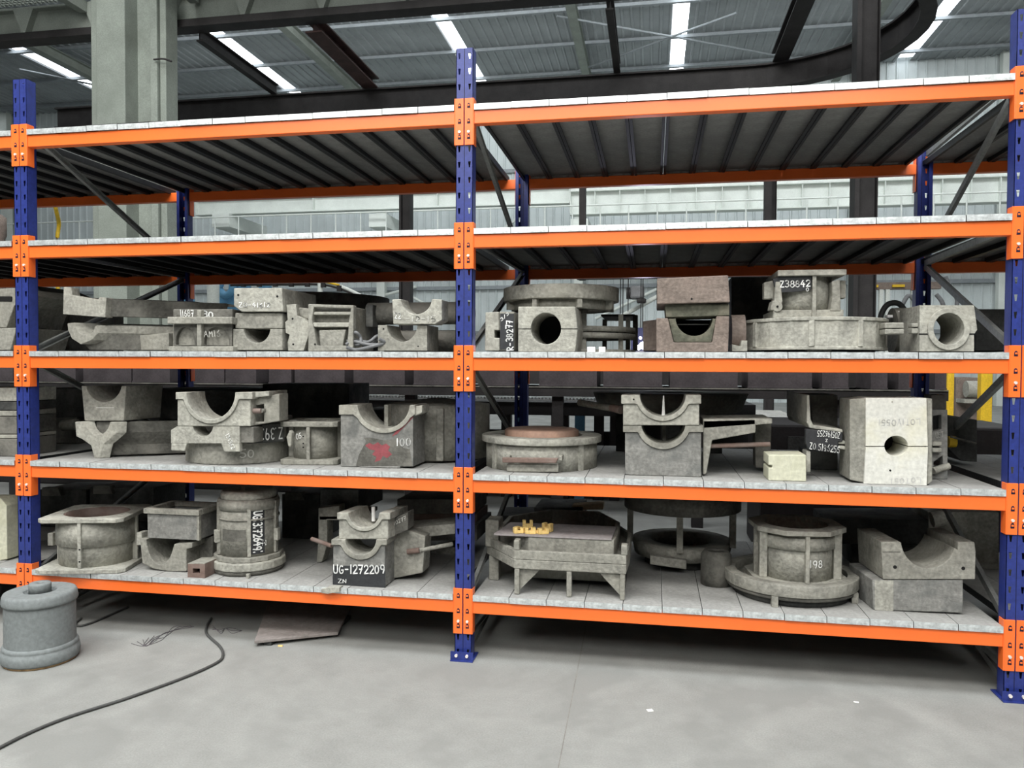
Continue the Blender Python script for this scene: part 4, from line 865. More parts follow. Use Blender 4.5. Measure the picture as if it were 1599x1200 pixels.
ex(t, [(1480, 650), (1526, 656), (1526, 722), (1500, 720), (1480, 700)], .8, .4, 'cast_black'); MB().tube(at(1484, 682, .75), at(1524, 693, .75), .006, seg=6).build('seam_rod', 'cast_dark', t); MB().tube(at(1480, 690, .8), at(1492, 690, .8), .03, seg=12).build('yellow_knob', 'yellow', t)
for i, (a, b, c_, d_) in enumerate(((470, 600, 545, 655), (560, 640, 720, 690))):
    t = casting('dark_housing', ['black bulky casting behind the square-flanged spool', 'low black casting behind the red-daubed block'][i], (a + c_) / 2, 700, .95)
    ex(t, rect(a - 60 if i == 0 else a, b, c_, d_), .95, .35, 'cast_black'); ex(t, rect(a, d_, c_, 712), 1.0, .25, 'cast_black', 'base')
# ======== fifth level
K = 5
t = casting('upright_slab', 'pale sand-coloured upright slab cut off at the left edge of bottom level', 0, 880, .2)
ex(t, [(-60, 778), (0, 778), (10, 790), (11, 874), (0, 880), (-60, 880)], .12, .12, 'cream_cast'); MB().tube(at(14, 822, .4), at(30, 822, .4), .07, seg=20).build('hub', 'cast', t)
# octagonal flange drum
cx, cy, r = stood(88, 204, 893, 5); fl = r * 1.13; cx += .03
t = casting('flange_drum', 'wide drum with angular flanges at left end of the bottom level', 140, 895, cy - r)
spool(t, cx, cy, r * .93, ZL[5] + .001, zat(812, 150, cy - r), (fl, fl * .95), .022, 'cast_light', 'square', 4, math.radians(14), r2=r * .80, band=(zat(858, 146, cy - r), zat(820, 146, cy - r), .014))
MB().lathe(cx, cy, [(r * .74, zat(840, 150, cy - r)), (r * .81, zat(840, 150, cy - r)), (r * .81, zat(813, 150, cy - r)), (r * .74, zat(813, 150, cy - r))], 40).build('rust_liner', 'rust', t)
for px, pa, pb in ((78, 833, 853), (217, 832, 852)): ex(t, rect(px - 4, pa, px + 4, pb), cy - r * .4, .06, 'cast_light', 'side_lug', bev=.004)
holes(t, [(124, 859), (124, 878)], 1.2, cy - r * 1.12)
# tub on cradle
Yk = yb(262, 893, 5)
t = casting('half_round_cradle', 'low cradle with half-round seat carrying the rimmed tub', 262, 894, Yk)
ex(t, [(218, 841), (233, 841)] + A(250, 838, 22, 44, 172, 25, 14) + [(272, 850), (300, 848), (300, 856), (291, 858), (291, 893), (262, 893), (240, 889), (222, 880)], Yk, .28, 'cast')
ex(t, [(296, 846), (332, 838), (332, 880), (296, 886)], Yk + .12, .15, 'cast_dark', 'side_wing')
Yt = Yk + .0
t = casting('rimmed_tub', 'rectangular tub with thick rim resting on the half-round cradle', 268, 842, Yt)
lo_, hi_ = zat(842, 270, Yt), zat(797, 270, Yt); xa_, xb_ = at(230, 800, Yt).x, at(309, 800, Yt).x; dp = .22
m_ = MB(); m_.box(xa_, xb_, Yt, Yt + .012, lo_, hi_, taper=.97); m_.box(xa_, xb_, Yt + dp, Yt + dp + .012, lo_, hi_); m_.box(xa_ + .002, xa_ + .014, Yt, Yt + dp, lo_, hi_); m_.box(xb_ - .014, xb_ - .002, Yt, Yt + dp, lo_, hi_); m_.box(xa_ + .004, xb_ - .004, Yt + .004, Yt + dp, lo_, lo_ + .012); m_.build('tub_walls', 'cast_ash', t)
m_ = MB(); e = .014; zr0, zr1 = hi_ - .022, hi_ + .006
m_.box(xa_ - e, xb_ + e, Yt - e, Yt + .02, zr0, zr1); m_.box(xa_ - e, xb_ + e, Yt + dp - .01, Yt + dp + e, zr0, zr1); m_.box(xa_ - e, xa_ + .02, Yt + .02, Yt + dp - .01, zr0, zr1); m_.box(xb_ - .02, xb_ + e, Yt + .02, Yt + dp - .01, zr0, zr1); m_.build('rim', 'cast', t, bevel=.003)
m_ = MB(); m_.box(xb_ - .002, xb_ + .012, Yt - .008, Yt + .01, lo_, zr0); m_.build('corner_strip', 'cast', t)
# small box with square hole
Yk = yb(307, 903, 5); t = casting('small_square_tube', 'small brown box with square hole beside the tall lettered drum', 307, 903, Yk)
ex(t, [rect(293, 881, 320, 903), rect(301, 888.5, 312, 896)], Yk, .13, 'rust', 'tube', bev=.001); ex(t, rect(293, 880.4, 320, 881), Yk, .13, 'cast', 'dusty_top', bev=0); ex(t, rect(301, 888, 312, 896.5), Yk + .05, .01, 'hole', 'core_shade', bev=0)  # black plate inside the square hole stands in for shade
# UG drum
cx, cy, r = stood(333, 445, 902, 5); f_ = cy - r
t = casting('lettered_drum', 'tall round drum with black stripe lettered UG131726491', 388, 904, f_)
H = lambda py: zat(py, 385, cy - r * .8)
MB().lathe(cx, cy, [(r * .6, ZL[5] + .002), (r * .93, ZL[5] + .002), (r * .96, H(893)), (r * .6, H(893))], 50).build('base_ring', 'cast_dark', t)
MB().prism([(cx + r * 1.0 * math.cos(math.radians(a)), cy + r * math.sin(math.radians(a))) for a in range(-100, 260, 20)], H(893), H(880)).build('base_flange', 'cast_light', t, bevel=.006)
MB().prism([(cx + r * .93 * math.cos(math.radians(a)), cy + r * .93 * math.sin(math.radians(a))) for a in range(-90, 270, 30)], H(880), H(872)).build('step_flange', 'cast', t, bevel=.004)
rb = r * .80; MB().lathe(cx, cy, [(.02, H(873)), (rb, H(873)), (rb, H(790)), (.02, H(790))], 50).build('barrel', 'cast', t)
MB().lathe(cx, cy, [(rb * .9, H(800)), (rb * 1.04, H(800)), (rb * 1.05, H(790)), (rb * 1.0, H(784)), (rb * .9, H(784))], 50).build('upper_band', 'cast', t); MB().lathe(cx, cy, [(.02, H(788)), (rb * .93, H(788)), (rb * .93, H(777)), (rb * .88, H(771)), (.02, H(773))], 50).build('lid', 'cast_light', t)
MB().lathe(cx, cy, [(rb - .002, H(816)), (rb + .007, H(815)), (rb + .007, H(813)), (rb - .002, H(812))], 50).build('bead', 'cast', t)
def onC(px, rr):   # angle on the cylinder whose point projects to column px
    best = None
    for i in range(0, 1800):
        a = math.radians(-180 + i * .1); v = Vector((cx + rr * math.cos(a), cy + rr * math.sin(a), H(840))) - CAM; q = 799.5 + F_PX * v.dot(RT) / v.dot(FW)
        if best is None or abs(q - px) < best[0]: best = (abs(q - px), a)
    return best[1]
def crib(px, rr0, rr1, z0, z1, wd, m, name, bev=.002):
    a = onC(px, rb); b = wd / 2; ca, sa = math.cos(a), math.sin(a)
    return MB().prism([(cx + ca * rr0 - sa * b, cy + sa * rr0 + ca * b), (cx + ca * rr0 + sa * b, cy + sa * rr0 - ca * b), (cx + ca * rr1 + sa * b, cy + sa * rr1 - ca * b), (cx + ca * rr1 - sa * b, cy + sa * rr1 + ca * b)], z0, z1).build(name, m, t, bevel=bev)
crib(389, rb * .9, rb * 1.07, H(871), H(797), .018, 'cast_light', 'rib'); crib(343, rb * .9, rb * 1.08, H(871), H(788), .022, 'cast', 'rib'); crib(429, rb * .8, rb * 1.08, H(871), H(788), .02, 'cast', 'rib')
for px in (343, 429): crib(px, rb * 1.0, rb * 1.17, H(852), H(832), .03, 'cast_light', 'side_lug', .004)
MB().tube((at(387, 780, cy).x, cy - rb * .3, H(786)), (at(387, 780, cy).x, cy - rb * .3, H(766)), .010, seg=8).build('lifting_peg', 'cast_light', t)
MB().box(at(386, 900, f_).x - .008, at(386, 900, f_).x + .008, cy - r * .99, cy - r * .9, ZL[5] + .001, H(894)).build('foot_peg', 'cast_light', t)
a1, a2 = onC(391, rb), onC(413, rb); zt1, zb1 = H(799), H(868)
def cpatch(a1, a2, z0, z1, m, name, off=.0015, n=6):
    m_ = MB(); vs = []
    for i in range(n + 1):
        a = a1 + (a2 - a1) * i / n; vs += [(cx + (rb + off) * math.cos(a), cy + (rb + off) * math.sin(a), z0), (cx + (rb + off) * math.cos(a), cy + (rb + off) * math.sin(a), z1)]
    m_.add(vs, [[2 * i, 2 * i + 2, 2 * i + 3, 2 * i + 1] for i in range(n)], True); return m_.build(name, m, t)
cpatch(a1, a2, zb1, zt1, 'black_paint', 'painted_stripe'); cpatch(onC(348, rb), onC(384, rb), H(847), H(829), 'cast_dark', 'worn_patch')
hh = .040; hl = (zt1 - zb1 - .012) / textlen('UG131726491')
am = onC(396, rb); wrcyl(t, 'UG131726491', cx, cy, rb, am, (onC(408, rb) - onC(395, rb)), zt1 - .006, hl, vert=True, wd=.2, seed=6)
wrcyl(t, '/-2', cx, cy, rb, onC(409, rb), .07, H(856), .026, wd=.18)
# UG-1272209 stack
Yk = yb(565, 916, 5)
t = casting('bearing_cradle', 'dark-footed cradle block lettered UG-1272209, lower of its pair', 562, 917, Yk)
cradle(t, 517, 604, 843, 917, 563, 24, 32, Yk, .17, 9, 'cast_ash', mr='cast', off=0)
ex(t, [(519.5, 884), (601.5, 884), (601.5, 917.4), (519.5, 917.4)], Yk - .0015, .002, 'black_paint', 'painted_patch', bev=0)
wr(t, 'UG-1272209', (521, 896), (601, 896), (521, 883), Yk - .002, wd=.16, seed=14); wr(t, 'ZN', (528, 911), (541, 911), (528, 905), Yk - .002, wd=.1)
Yw = Yk + .14
ex(t, [(606, 846), (632, 826), (664, 838), (660, 895), (608, 908)], Yw, .12, 'cast', 'side_block'); ex(t, [(620, 826), (712, 818), (712, 834), (640, 842)], Yw + .08, .2, 'cast', 'top_wing')
handle(t, (636, 862), (655, 860), Yw - .01, Yw - .01, .014, 'rust', 'rod_sleeve'); handle(t, (655, 860), (706, 850), Yw - .01, Yw + .12, .011, 'cast_light'); handle(t, (487, 842), (518, 853), Yk + .12, Yk + .06, .011, 'rust')
t = casting('bearing_cradle', 'smaller pale cradle with peg, sitting on the UG-1272209 block', 568, 843, Yk)
cradle(t, 526, 609, 801, 842.5, 568, 24, 30, Yk + .005, .20, 11, 'cast_light', ryk=.98, off=0, d=(.12, 1))
p = at(583, 800, Yk + .1); MB().tube((p.x, p.y, zat(814, 583, Yk + .1)), (p.x, p.y, zat(792, 583, Yk + .1)), .010, seg=8).build('peg', 'chalk', t)
ex(t, [(609.5, 812), (637, 800), (637, 828), (609.5, 840)], Yk + .08, .1, 'cast_dark', 'side_cheek'); wr(t, '210277', (612, 823), (634, 812), (611, 817), Yk + .08, m='chalk_faint', wd=.14)
t = casting('bench_frame', 'dark frame casting with spread leg behind the UG-1272209 pair at left', 508, 878, .5)
ex(t, [(497, 794), (530, 790), (530, 812), (511, 812), (511, 850), (503, 878), (494, 878), (497, 840)], .42, .08, 'cast', 'leg'); ex(t, rect(498, 806, 560, 813), .42, .3, 'cast', 'shelf_arm'); ex(t, rect(500, 765, 560, 800), .55, .4, 'cast_black', 'body')
t = casting('dark_drum', 'long dark castings stacked behind the UG-1272209 pair up to the centre upright', 665, 860, .7)
ex(t, rect(620, 780, 740, 803), .75, .35, 'cast_dark', 'upper_bar'); ex(t, rect(640, 803, 745, 820), .78, .3, 'rust', 'middle_bar'); ex(t, rect(640, 820, 745, 845), .7, .4, 'cast_dark', 'lower_bar'); ex(t, [(666, 868), (700, 855), (720, 855), (720, 880), (666, 880)], .75, .3, 'cast', 'foot')
for i, (a, b, c_, d_, Y) in enumerate(((60, 765, 135, 880, .95), (140, 762, 240, 815, .95), (440, 772, 500, 845, .95))):
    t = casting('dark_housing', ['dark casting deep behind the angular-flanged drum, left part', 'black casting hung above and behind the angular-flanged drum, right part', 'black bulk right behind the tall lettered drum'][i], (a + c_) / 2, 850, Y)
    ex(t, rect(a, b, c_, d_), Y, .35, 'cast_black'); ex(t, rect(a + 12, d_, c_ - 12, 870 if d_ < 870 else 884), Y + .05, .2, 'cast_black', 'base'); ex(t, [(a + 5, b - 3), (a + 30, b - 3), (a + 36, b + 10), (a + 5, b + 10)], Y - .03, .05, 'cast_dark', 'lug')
# octagonal tray on legs
Yk = yb(890, 934, 5)
t = casting('octagonal_tray', 'octagonal tray casting on triangular legs at left of the right bay', 868, 934, Yk)
X2 = lambda px, py, Y: at(px, py, Y).x
zl0, zl1, zl2 = zat(893, 890, Yk), zat(878, 890, Yk), zat(864, 890, Yk)
xl, xr_ = at(803, 880, Yk).x, at(978, 880, Yk).x; W0 = xr_ - xl; ya = Yk
oct_ = lambda e, s=0: [(xl + e, ya + e), (xr_ - e, ya + e), (xr_ + .01 - e, ya + .2), (xr_ + .01 - e, ya + .5), (xr_ - .12 - e, ya + .85 - e), (xl + e, ya + .85 - e), (xl - .19 + e, ya + .55), (xl - .19 + e, ya + .26)]
MB().prism(oct_(0), zl0, zl1 - .001).build('lower_deck', 'cast', t, bevel=.004)
MB().prism([oct_(0), oct_(.02)], zl1, zl2).build('tray_wall', 'cast', t, bevel=.003); MB().prism(oct_(.005), zl1, zl1 + .006).build('tray_floor', 'cast', t)
zr = zat(846, 890, Yk)
MB().prism([oct_(.06), oct_(.085)], zl1, zr).build('inner_wall', 'cast', t, bevel=.004)
for (px0, px1, dx) in ((802, 811, .0), (970, 980, .0)):
    q = at(px0, 850, Yk); MB().box(q.x, at(px1, 850, Yk).x, Yk, Yk + .05, zl2, zat(848, 890, Yk)).build('corner_ear', 'cast', t, bevel=.005)
q = xl - .20; MB().box(xl - .19, xl - .12, ya + .22, ya + .34, zl1, zr + .04).build('corner_ear', 'cast', t, bevel=.006)
zl0b = zl0
for px, wpx, dxs in ((807, 8, 1), (888.5, 8, 0), (972, 8, -1)):
    a, b = at(px - wpx / 2, 900, Yk).x, at(px + wpx / 2, 900, Yk).x
    MB().box(a, b, Yk + .002, Yk + .03, ZL[5] + .001, zl0).build('leg', 'cast', t, bevel=.004)
    if dxs:
        sgn = dxs; x0 = b if dxs > 0 else a
        MB().ext([(x0, ZL[5] + .02), (x0 + sgn * .10, zl0), (x0, zl0)], Yk + .02, .02).build('gusset', 'cast', t)
for a, b in ((.22, .3), (.55, .62)): 
    for xx in (xl - .17, xr_ - .06): MB().box(xx, xx + .05, ya + a, ya + b, ZL[5] + .001, zl0).build('leg', 'cast', t, bevel=.004)
MB().prism([(xl + .06, ya + .2), (xr_ - .06, ya + .2), (xr_ - .06, ya + .6), (xl + .06, ya + .6)], ZL[5] + .03, zl0).build('belly', 'cast', t)
zb0 = zat(844.5, 860, Yk + .03)
o = thing('flat_board', 'thin mauve-grey board lying across the octagonal tray', 'board', (at(860, 840, Yk + .1).x, Yk + .1, zr + .001))
za1 = zr + .0015
ax, bx = at(771, 843, Yk + .05).x, at(955, 844, Yk + .05).x
MB().prism([(ax, Yk + .055), (bx, Yk + .055), (bx + .01, Yk + .34), (ax + .03, Yk + .34)], za1, za1 + .008).build('board', 'board_mauve', o)
for i, (px, py, a, lab) in enumerate(((805, 836, .5, 'leftmost lying'), (812, 829, -.4, 'second from left, tilted'), (824, 822, .2, 'topmost leaning'), (826, 834, .1, 'front middle'), (838, 830, -.2, 'third from right'), (848, 831, .5, 'flat near the right end'), (855, 827, -.5, 'rightmost upright'))):
    q = atz(px, py + 3, za1 + .008); y_ = min(max(q.y, Yk + .09), Yk + .3); x_ = q.x; zz_ = za1 + .0085; hgt = .028 if i not in (2, 6) else .04
    if i == 2: zz_ += 0
    m_ = MB(); wq = .026
    m_.box(x_ - wq, x_ + wq, y_ - .014, y_ + .014, zz_, zz_ + hgt * .55, rot=a); m_.box(x_ - wq, x_ - wq * .35, y_ - .014, y_ + .014, zz_ + hgt * .5, zz_ + hgt, rot=a, piv=(x_, y_)); m_.box(x_ + wq * .35, x_ + wq, y_ - .014, y_ + .014, zz_ + hgt * .5, zz_ + hgt, rot=a, piv=(x_, y_))
    o = m_.build('yellow_offcut', 'yellow_bright', bevel=.002); tag(o, 'small yellow block on the mauve board, ' + lab, 'block', 'yellow blocks on the board')
t = casting('dark_box', 'black boxy casting behind the mauve board', 860, 800, .95, cat='box')
ex(t, rect(775, 806, 910, 880), 1.0, .3, 'cast_black', 'body'); ex(t, rect(834, 793, 910, 806), 1.0, .3, 'cast_black', 'raised_part')
t = thing('wood_batten', 'pale wooden batten lying on the black box behind the octagonal tray', 'batten', tuple(at(920, 792, 1.02)))
ex(t, [(893, 790), (942, 787), (942, 796), (912, 797), (912, 800), (893, 800)], 1.02, .1, 'wood', 'batten')
# dark centre drum frame
t = casting('frame_drum', 'dark framed drum with central post on curved base, middle of right bay', 1058, 890, .5)
c = at(1064, 880, .85); rr_ = .29
zA = lambda py: zat(py, 1060, c.y - rr_)
MB().lathe(c.x, c.y, [(rr_ * .8, zA(807)), (rr_ * 1.1, zA(807)), (rr_ * 1.1, zA(780)), (rr_ * .8, zA(780))], 50).build('upper_ring', 'cast_dark', t)
MB().lathe(c.x, c.y, [(rr_ * .6, zA(882)), (rr_ * .9, zA(882)), (rr_ * .95, zA(860)), (rr_ * .6, zA(860))], 50).build('lower_ring', 'cast', t); MB().lathe(c.x, c.y, [(rr_ * .5, ZL[5] + .001), (rr_ * .7, ZL[5] + .001), (rr_ * .7, zA(882)), (rr_ * .5, zA(882))], 40).build('foot_ring', 'cast_black', t)
for px in (975, 1060, 1145):
    a = math.acos(max(-.98, min(.98, (at(px, 830, c.y - rr_ * .5).x - c.x) / rr_))); MB().box(c.x + rr_ * math.cos(a) - .016, c.x + rr_ * math.cos(a) + .016, c.y - rr_ * math.sin(a) - .02, c.y - rr_ * math.sin(a) + .03, zA(863), zA(806)).build('post', 'cast', t)
ex(t, [(1015, 868), (1072, 876), (1072, 890), (1015, 882)], c.y - rr_ - .03, .05, 'cast', 'front_lug')
t = casting('small_housing', 'dim rounded casting between the framed drum and the ring with spool', 1112, 905, .5)
c = at(1118, 890, .42); MB().lathe(c.x, c.y, [(.02, ZL[5] + .001), (.075, ZL[5] + .001), (.075, ZL[5] + .15), (.06, ZL[5] + .17), (.02, ZL[5] + .17)], 30).build('housing', 'cast_dark', t)
# ring and spool
cx, cy, r = stood(1133, 1333, 952, 5)
t = casting('heavy_ring', 'heavy round ring on short legs carrying the octagonal spool', 1232, 950, cy - r)
z0, z1 = zat(935, 1232, cy - r), zat(916, 1232, cy - r)
MB().lathe(cx, cy, [(r * .83, z0), (r, z0), (r, z1), (r * .83, z1)], 64).build('ring', 'cast', t, bevel=.003); MB().lathe(cx, cy, [(r * .70, z0 - .018), (r * .97, z0 - .018), (r * .97, z0), (r * .70, z0)], 64).build('lower_lip', 'cast_dark', t); MB().lathe(cx, cy, [(.01, z0 + .004), (r * .84, z0 + .004), (r * .84, z0 + .02), (.01, z0 + .02)], 48).build('inner_disc', 'cast', t)
for a in (-112, -30, 70, 160):
    a = math.radians(a); MB().box(cx + r * .97 * math.cos(a) - .014, cx + r * .97 * math.cos(a) + .014, cy + r * .97 * math.sin(a) - .012, cy + r * .97 * math.sin(a) + .02, ZL[5] + .001, z0 - .001).build('leg', 'cast', t)
MB().lathe(cx, cy, [(r * .2, ZL[5] + .001), (r * .88, ZL[5] + .001), (r * .88, z0 - .018), (r * .2, z0 - .018)], 50).build('base_disc', 'cast_black', t)
fs = r * .71; t = casting('octagonal_spool', 'spool with octagonal flanges standing inside the heavy ring, chalked 198', 1240, 912, cy - fs)
zs0 = z0 + .0205; zs1 = zat(828, 1245, cy - fs * .9)
spool(t, cx + .02, cy - .02, fs * .78, zs0, zs1, (fs, fs * .93), .024, 'cast_light', 'octagon', 4, math.radians(-84), r2=fs * .66, band=(zat(862, 1240, cy - fs), zat(843, 1240, cy - fs), .016))
for a in (-150, -24): 
    a = math.radians(a); x, y = cx + .02 + fs * .86 * math.cos(a), cy - .02 + fs * .86 * math.sin(a); MB().box(x - .018, x + .018, y - .02, y + .03, zs0 + .024, zs1 - .024).build('corner_post', 'cast_light', t, bevel=.003)
ca_ = math.radians(-72); wrcyl(t, '198', cx + .02, cy - .02, fs * .78, math.radians(-79), .045 / fs, zat(887, 1270, cy - fs * .8), .035, m='chalk', wd=.12)
# two blocks at the right
Yk = yb(1430, 957, 5)
t = casting('weathered_block', 'weathered block with dark stains, lower of the right-hand pair', 1430, 958, Yk)
ex(t, [(1362, 906), (1504, 906), (1504, 958), (1364, 957)], Yk, .30, 'cast_ash', d=(-.10, 1)); ex(t, rect(1366, 907, 1395, 956), Yk - .0008, .001, 'cast_light', 'pale_patch', bev=0); hole(t, 1383, 949, 1.8, Yk - .001, 'cast')
Yk2 = Yk - .005
t = casting('saddle_block', 'grey saddle block with wide round cut and two bolt holes, upper of right-hand pair', 1450, 905, Yk2)
ex(t, [(1376, 847), (1406, 847)] + A(1450, 842, 43, 46, 172, 18, 20) + [(1496, 860), (1496, 847), (1522, 847), (1524, 862), (1523, 905.4), (1379, 905.4)], Yk2, .30, 'cast', d=(-.10, 1)); holes(t, [(1397.5, 886), (1504, 888)], 3, Yk2)
ex(t, [(1378, 862), (1406, 862), (1406, 863), (1378, 863)], Yk2 - .001, .002, 'cast_dark', 'scribe_line', bev=0)
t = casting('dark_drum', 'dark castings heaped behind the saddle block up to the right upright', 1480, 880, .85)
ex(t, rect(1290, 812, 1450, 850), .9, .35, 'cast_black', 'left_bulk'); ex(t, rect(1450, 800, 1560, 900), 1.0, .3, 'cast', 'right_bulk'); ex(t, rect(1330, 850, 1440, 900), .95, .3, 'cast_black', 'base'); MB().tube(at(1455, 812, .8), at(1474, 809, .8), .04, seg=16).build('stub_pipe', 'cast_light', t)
# bracket scraps on the deck edge
o = MB().ext(XZ([(501, 921), (514, 918), (530, 918), (530, 925), (512, 928), (502, 927)], -.03), -.03, .045).build('scrap_plate', 'cast_light', bevel=.002); tag(o, 'small metal scrap poking over the deck edge left of the UG-1272209 block', 'scrap')
# ---------------------------------------------------------------- floor things
gz = lambda px, py: atz(px, py, 0)
f = gz(64, 1047); dvec = Vector((f.x - CAM.x, f.y - CAM.y)).normalized()
D_ = (f - CAM).dot(FW); r = 52.5 / F_PX * D_ * 1.03; c = Vector((f.x, f.y)) + dvec * r
t = thing('mooring_drum', 'grey capped cylinder with small knob on the floor at left', 'drum', (c.x, c.y, 0))
hh = lambda py: at(64, py, c.y - r).z
hb = at(64, 958, c.y - r).z; ht = zat(922, 64, c.y)
MB().lathe(c.x, c.y, [(.01, .0), (r * .97, .0), (r * .98, .012), (.01, .012)], 48).build('rusty_foot', 'rust_base', t)
MB().lathe(c.x, c.y, [(.01, .012), (r * 1.02, .012), (r * 1.04, .02), (r * 1.05, .04), (r * 1.03, .062), (r * 1.0, .066), (r * 1.0, .072), (r * 1.01, .078), (r * .97, .09), (.01, .09)], 56).build('base_ring', 'bollard', t)
MB().lathe(c.x, c.y, [(.01, .088), (r * .94, .088), (r * .94, .092), (r * .94, hb - .004), (r * .94, hb), (.01, hb)], 56).build('barrel', 'bollard', t)
MB().lathe(c.x, c.y, [(.01, hb), (r * .985, hb), (r * 1.0, hb + .008), (r * 1.0, ht - .035), (r * .985, ht - .015), (r * .95, ht - .003), (r * .9, ht), (r * .89, ht), (r * .46, ht), (r * .45, ht), (r * .42, ht - .006), (r * .41, ht - .012), (.01, ht - .012)], 56).build('cap', 'bollard', t)
MB().lathe(c.x, c.y, [(.01, ht - .013), (r * .30, ht - .013), (r * .30, ht + .028), (r * .28, ht + .036), (.01, ht + .037)], 32).build('knob', 'bollard', t)
t = thing('power_cable', 'black cable snaking across the floor from under the rack to lower left', 'cable', tuple(gz(200, 1090)))
def floorcable(px, r_): return [gz(a, b) + Vector((0, 0, r_ + .001)) for a, b in px]
MB().cable(floorcable([(-60, 1205), (0, 1171), (50, 1146), (110, 1122), (200, 1093), (290, 1060), (338, 1038), (348, 1026), (343, 1012), (323, 993), (323, 980), (330, 968)], .0065), .0065).build('cable', 'rubber', t)
t = thing('power_cable', 'short black cable loop behind the grey capped cylinder', 'cable', tuple(gz(140, 978)))
MB().cable(floorcable([(127, 968), (118, 976), (124, 980), (140, 976), (160, 968), (200, 950)], .006), .006).build('cable', 'rubber', t)
t = thing('tangled_wire', 'tangle of very thin dark wire on the floor near the board', 'wire', tuple(gz(235, 1003)))
rw = random.Random(5)
for j in range(5):
    px = [(205 + j * 9, 1006 - j * 3), (222 + rw.uniform(-8, 8), 1010), (246 + rw.uniform(-6, 6), 1000 + rw.uniform(-4, 4)), (258, 992 + rw.uniform(-4, 4)), (272 + j * 7, 984 - rw.uniform(0, 6)), (300, 980)]
    MB().cable(floorcable(px, .0012), .0012, seg=5).build('wire_strand', 'wire', t)
t = thing('tangled_wire', 'short tuft of thin wire on the floor left of the board', 'wire', tuple(gz(350, 985)))
for j in range(3): MB().cable(floorcable([(332, 978 + 3 * j), (345, 990 - 3 * j), (352, 982), (362, 990 - 4 * j), (378, 986)], .0012), .0012, seg=5).build('wire_strand', 'wire', t)
# board on the floor
A_, B_, C_, D2 = gz(397, 1012), gz(528, 997), gz(520, 965), gz(388, 960)
t = thing('floor_board', 'tilted grey-brown board lying on the floor under the left bay', 'board', tuple((A_ + B_) / 2))
h0, h1 = .035, .012; m_ = MB(); top = [A_ + Vector((0, 0, h0)), B_ + Vector((0, 0, h0 * .9)), C_ + Vector((.02, .25, .02)), D2 + Vector((0, .25, .02))]
m_.add(top + [v - Vector((0, 0, .016)) for v in top], [(0, 1, 2, 3), (7, 6, 5, 4), (0, 4, 5, 1), (1, 5, 6, 2), (2, 6, 7, 3), (3, 7, 4, 0)]); m_.build('board', 'board', t, bevel=.003)
m_ = MB(); m_.box(A_.x + .03, A_.x + .07, A_.y + .04, A_.y + .3, 0, .020); m_.box(B_.x - .10, B_.x - .05, B_.y + .03, B_.y + .3, 0, .020); m_.build('runner', 'cast_black', t)
o = MB().box(gz(438, 1010).x - .012, gz(438, 1010).x + .012, gz(438, 1010).y - .004, gz(438, 1010).y + .004, 0, .006).build('wood_chip', 'yellow_bright'); tag(o, 'tiny wood chip on the floor in front of the tilted board', 'chip')
# paper scraps on the floor
o = MB().box(gz(1015, 1110).x - .012, gz(1015, 1110).x + .012, gz(1015, 1110).y - .01, gz(1015, 1110).y + .01, 0, .001, rot=.4).build('paper_scrap', 'paper'); tag(o, 'white fleck on the open floor below the right bay centre', 'scrap')
o = MB().box(gz(1337, 1097).x - .01, gz(1337, 1097).x + .01, gz(1337, 1097).y - .005, gz(1337, 1097).y + .005, 0, .001, rot=-.2).build('paper_scrap', 'paper'); tag(o, 'tiny white fleck on the floor toward the right upright', 'scrap')
# dust stains on the floor (thin, their own shape)

# ---------------------------------------------------------------- things behind the rack
# low bench with a row of dark moulding boxes
BY = 3.3; zt1 = zat(602, 700, BY); zt0 = zat(574, 700, BY)
t = thing('roller_bench', 'long dark steel bench behind the rack carrying a row of dark boxes', 'bench', (0, BY + .4, 0))
x0, x1 = at(-60, 600, BY).x, at(1478, 600, BY).x
MB().box(x0, x1, BY - .05, BY + .9, zt1 - .09, zt1 - .012).build('bench_top', 'steel_dark', t); MB().box(x0, x1, BY - .052, BY - .03, zt1 - .012, zt1 - .0005).build('edge_strip', 'cast_dark', t)
MB().box(x0, x1, BY - .05, BY + .9, zt1 - .02, zt1 - .012).build('top_sheet', 'steel_dark', t)
MB().box(x0, x1, BY + .72, BY + .76, zt1 + .0005, zt1 + .30).build('added_backing', 'steel_dark', t)  # added dark board, hides the bright wall in the gaps between boxes
for px in (20, 190, 420, 640, 870, 1090, 1300, 1465):
    xx = at(px, 700, BY).x; MB().box(xx - .05, xx + .05, BY, BY + .08, 0, zt1 - .09).build('leg', 'steel_dark', t)
gaps = [(-50, 20), (34, 118), (130, 205), (207, 265), (290, 350), (352, 400), (420, 455), (460, 538), (552, 632), (646, 712), (748, 806), (842, 932), (942, 1034), (1046, 1152), (1168, 1268), (1284, 1325), (1360, 1386), (1403, 1434), (1460, 1478)]
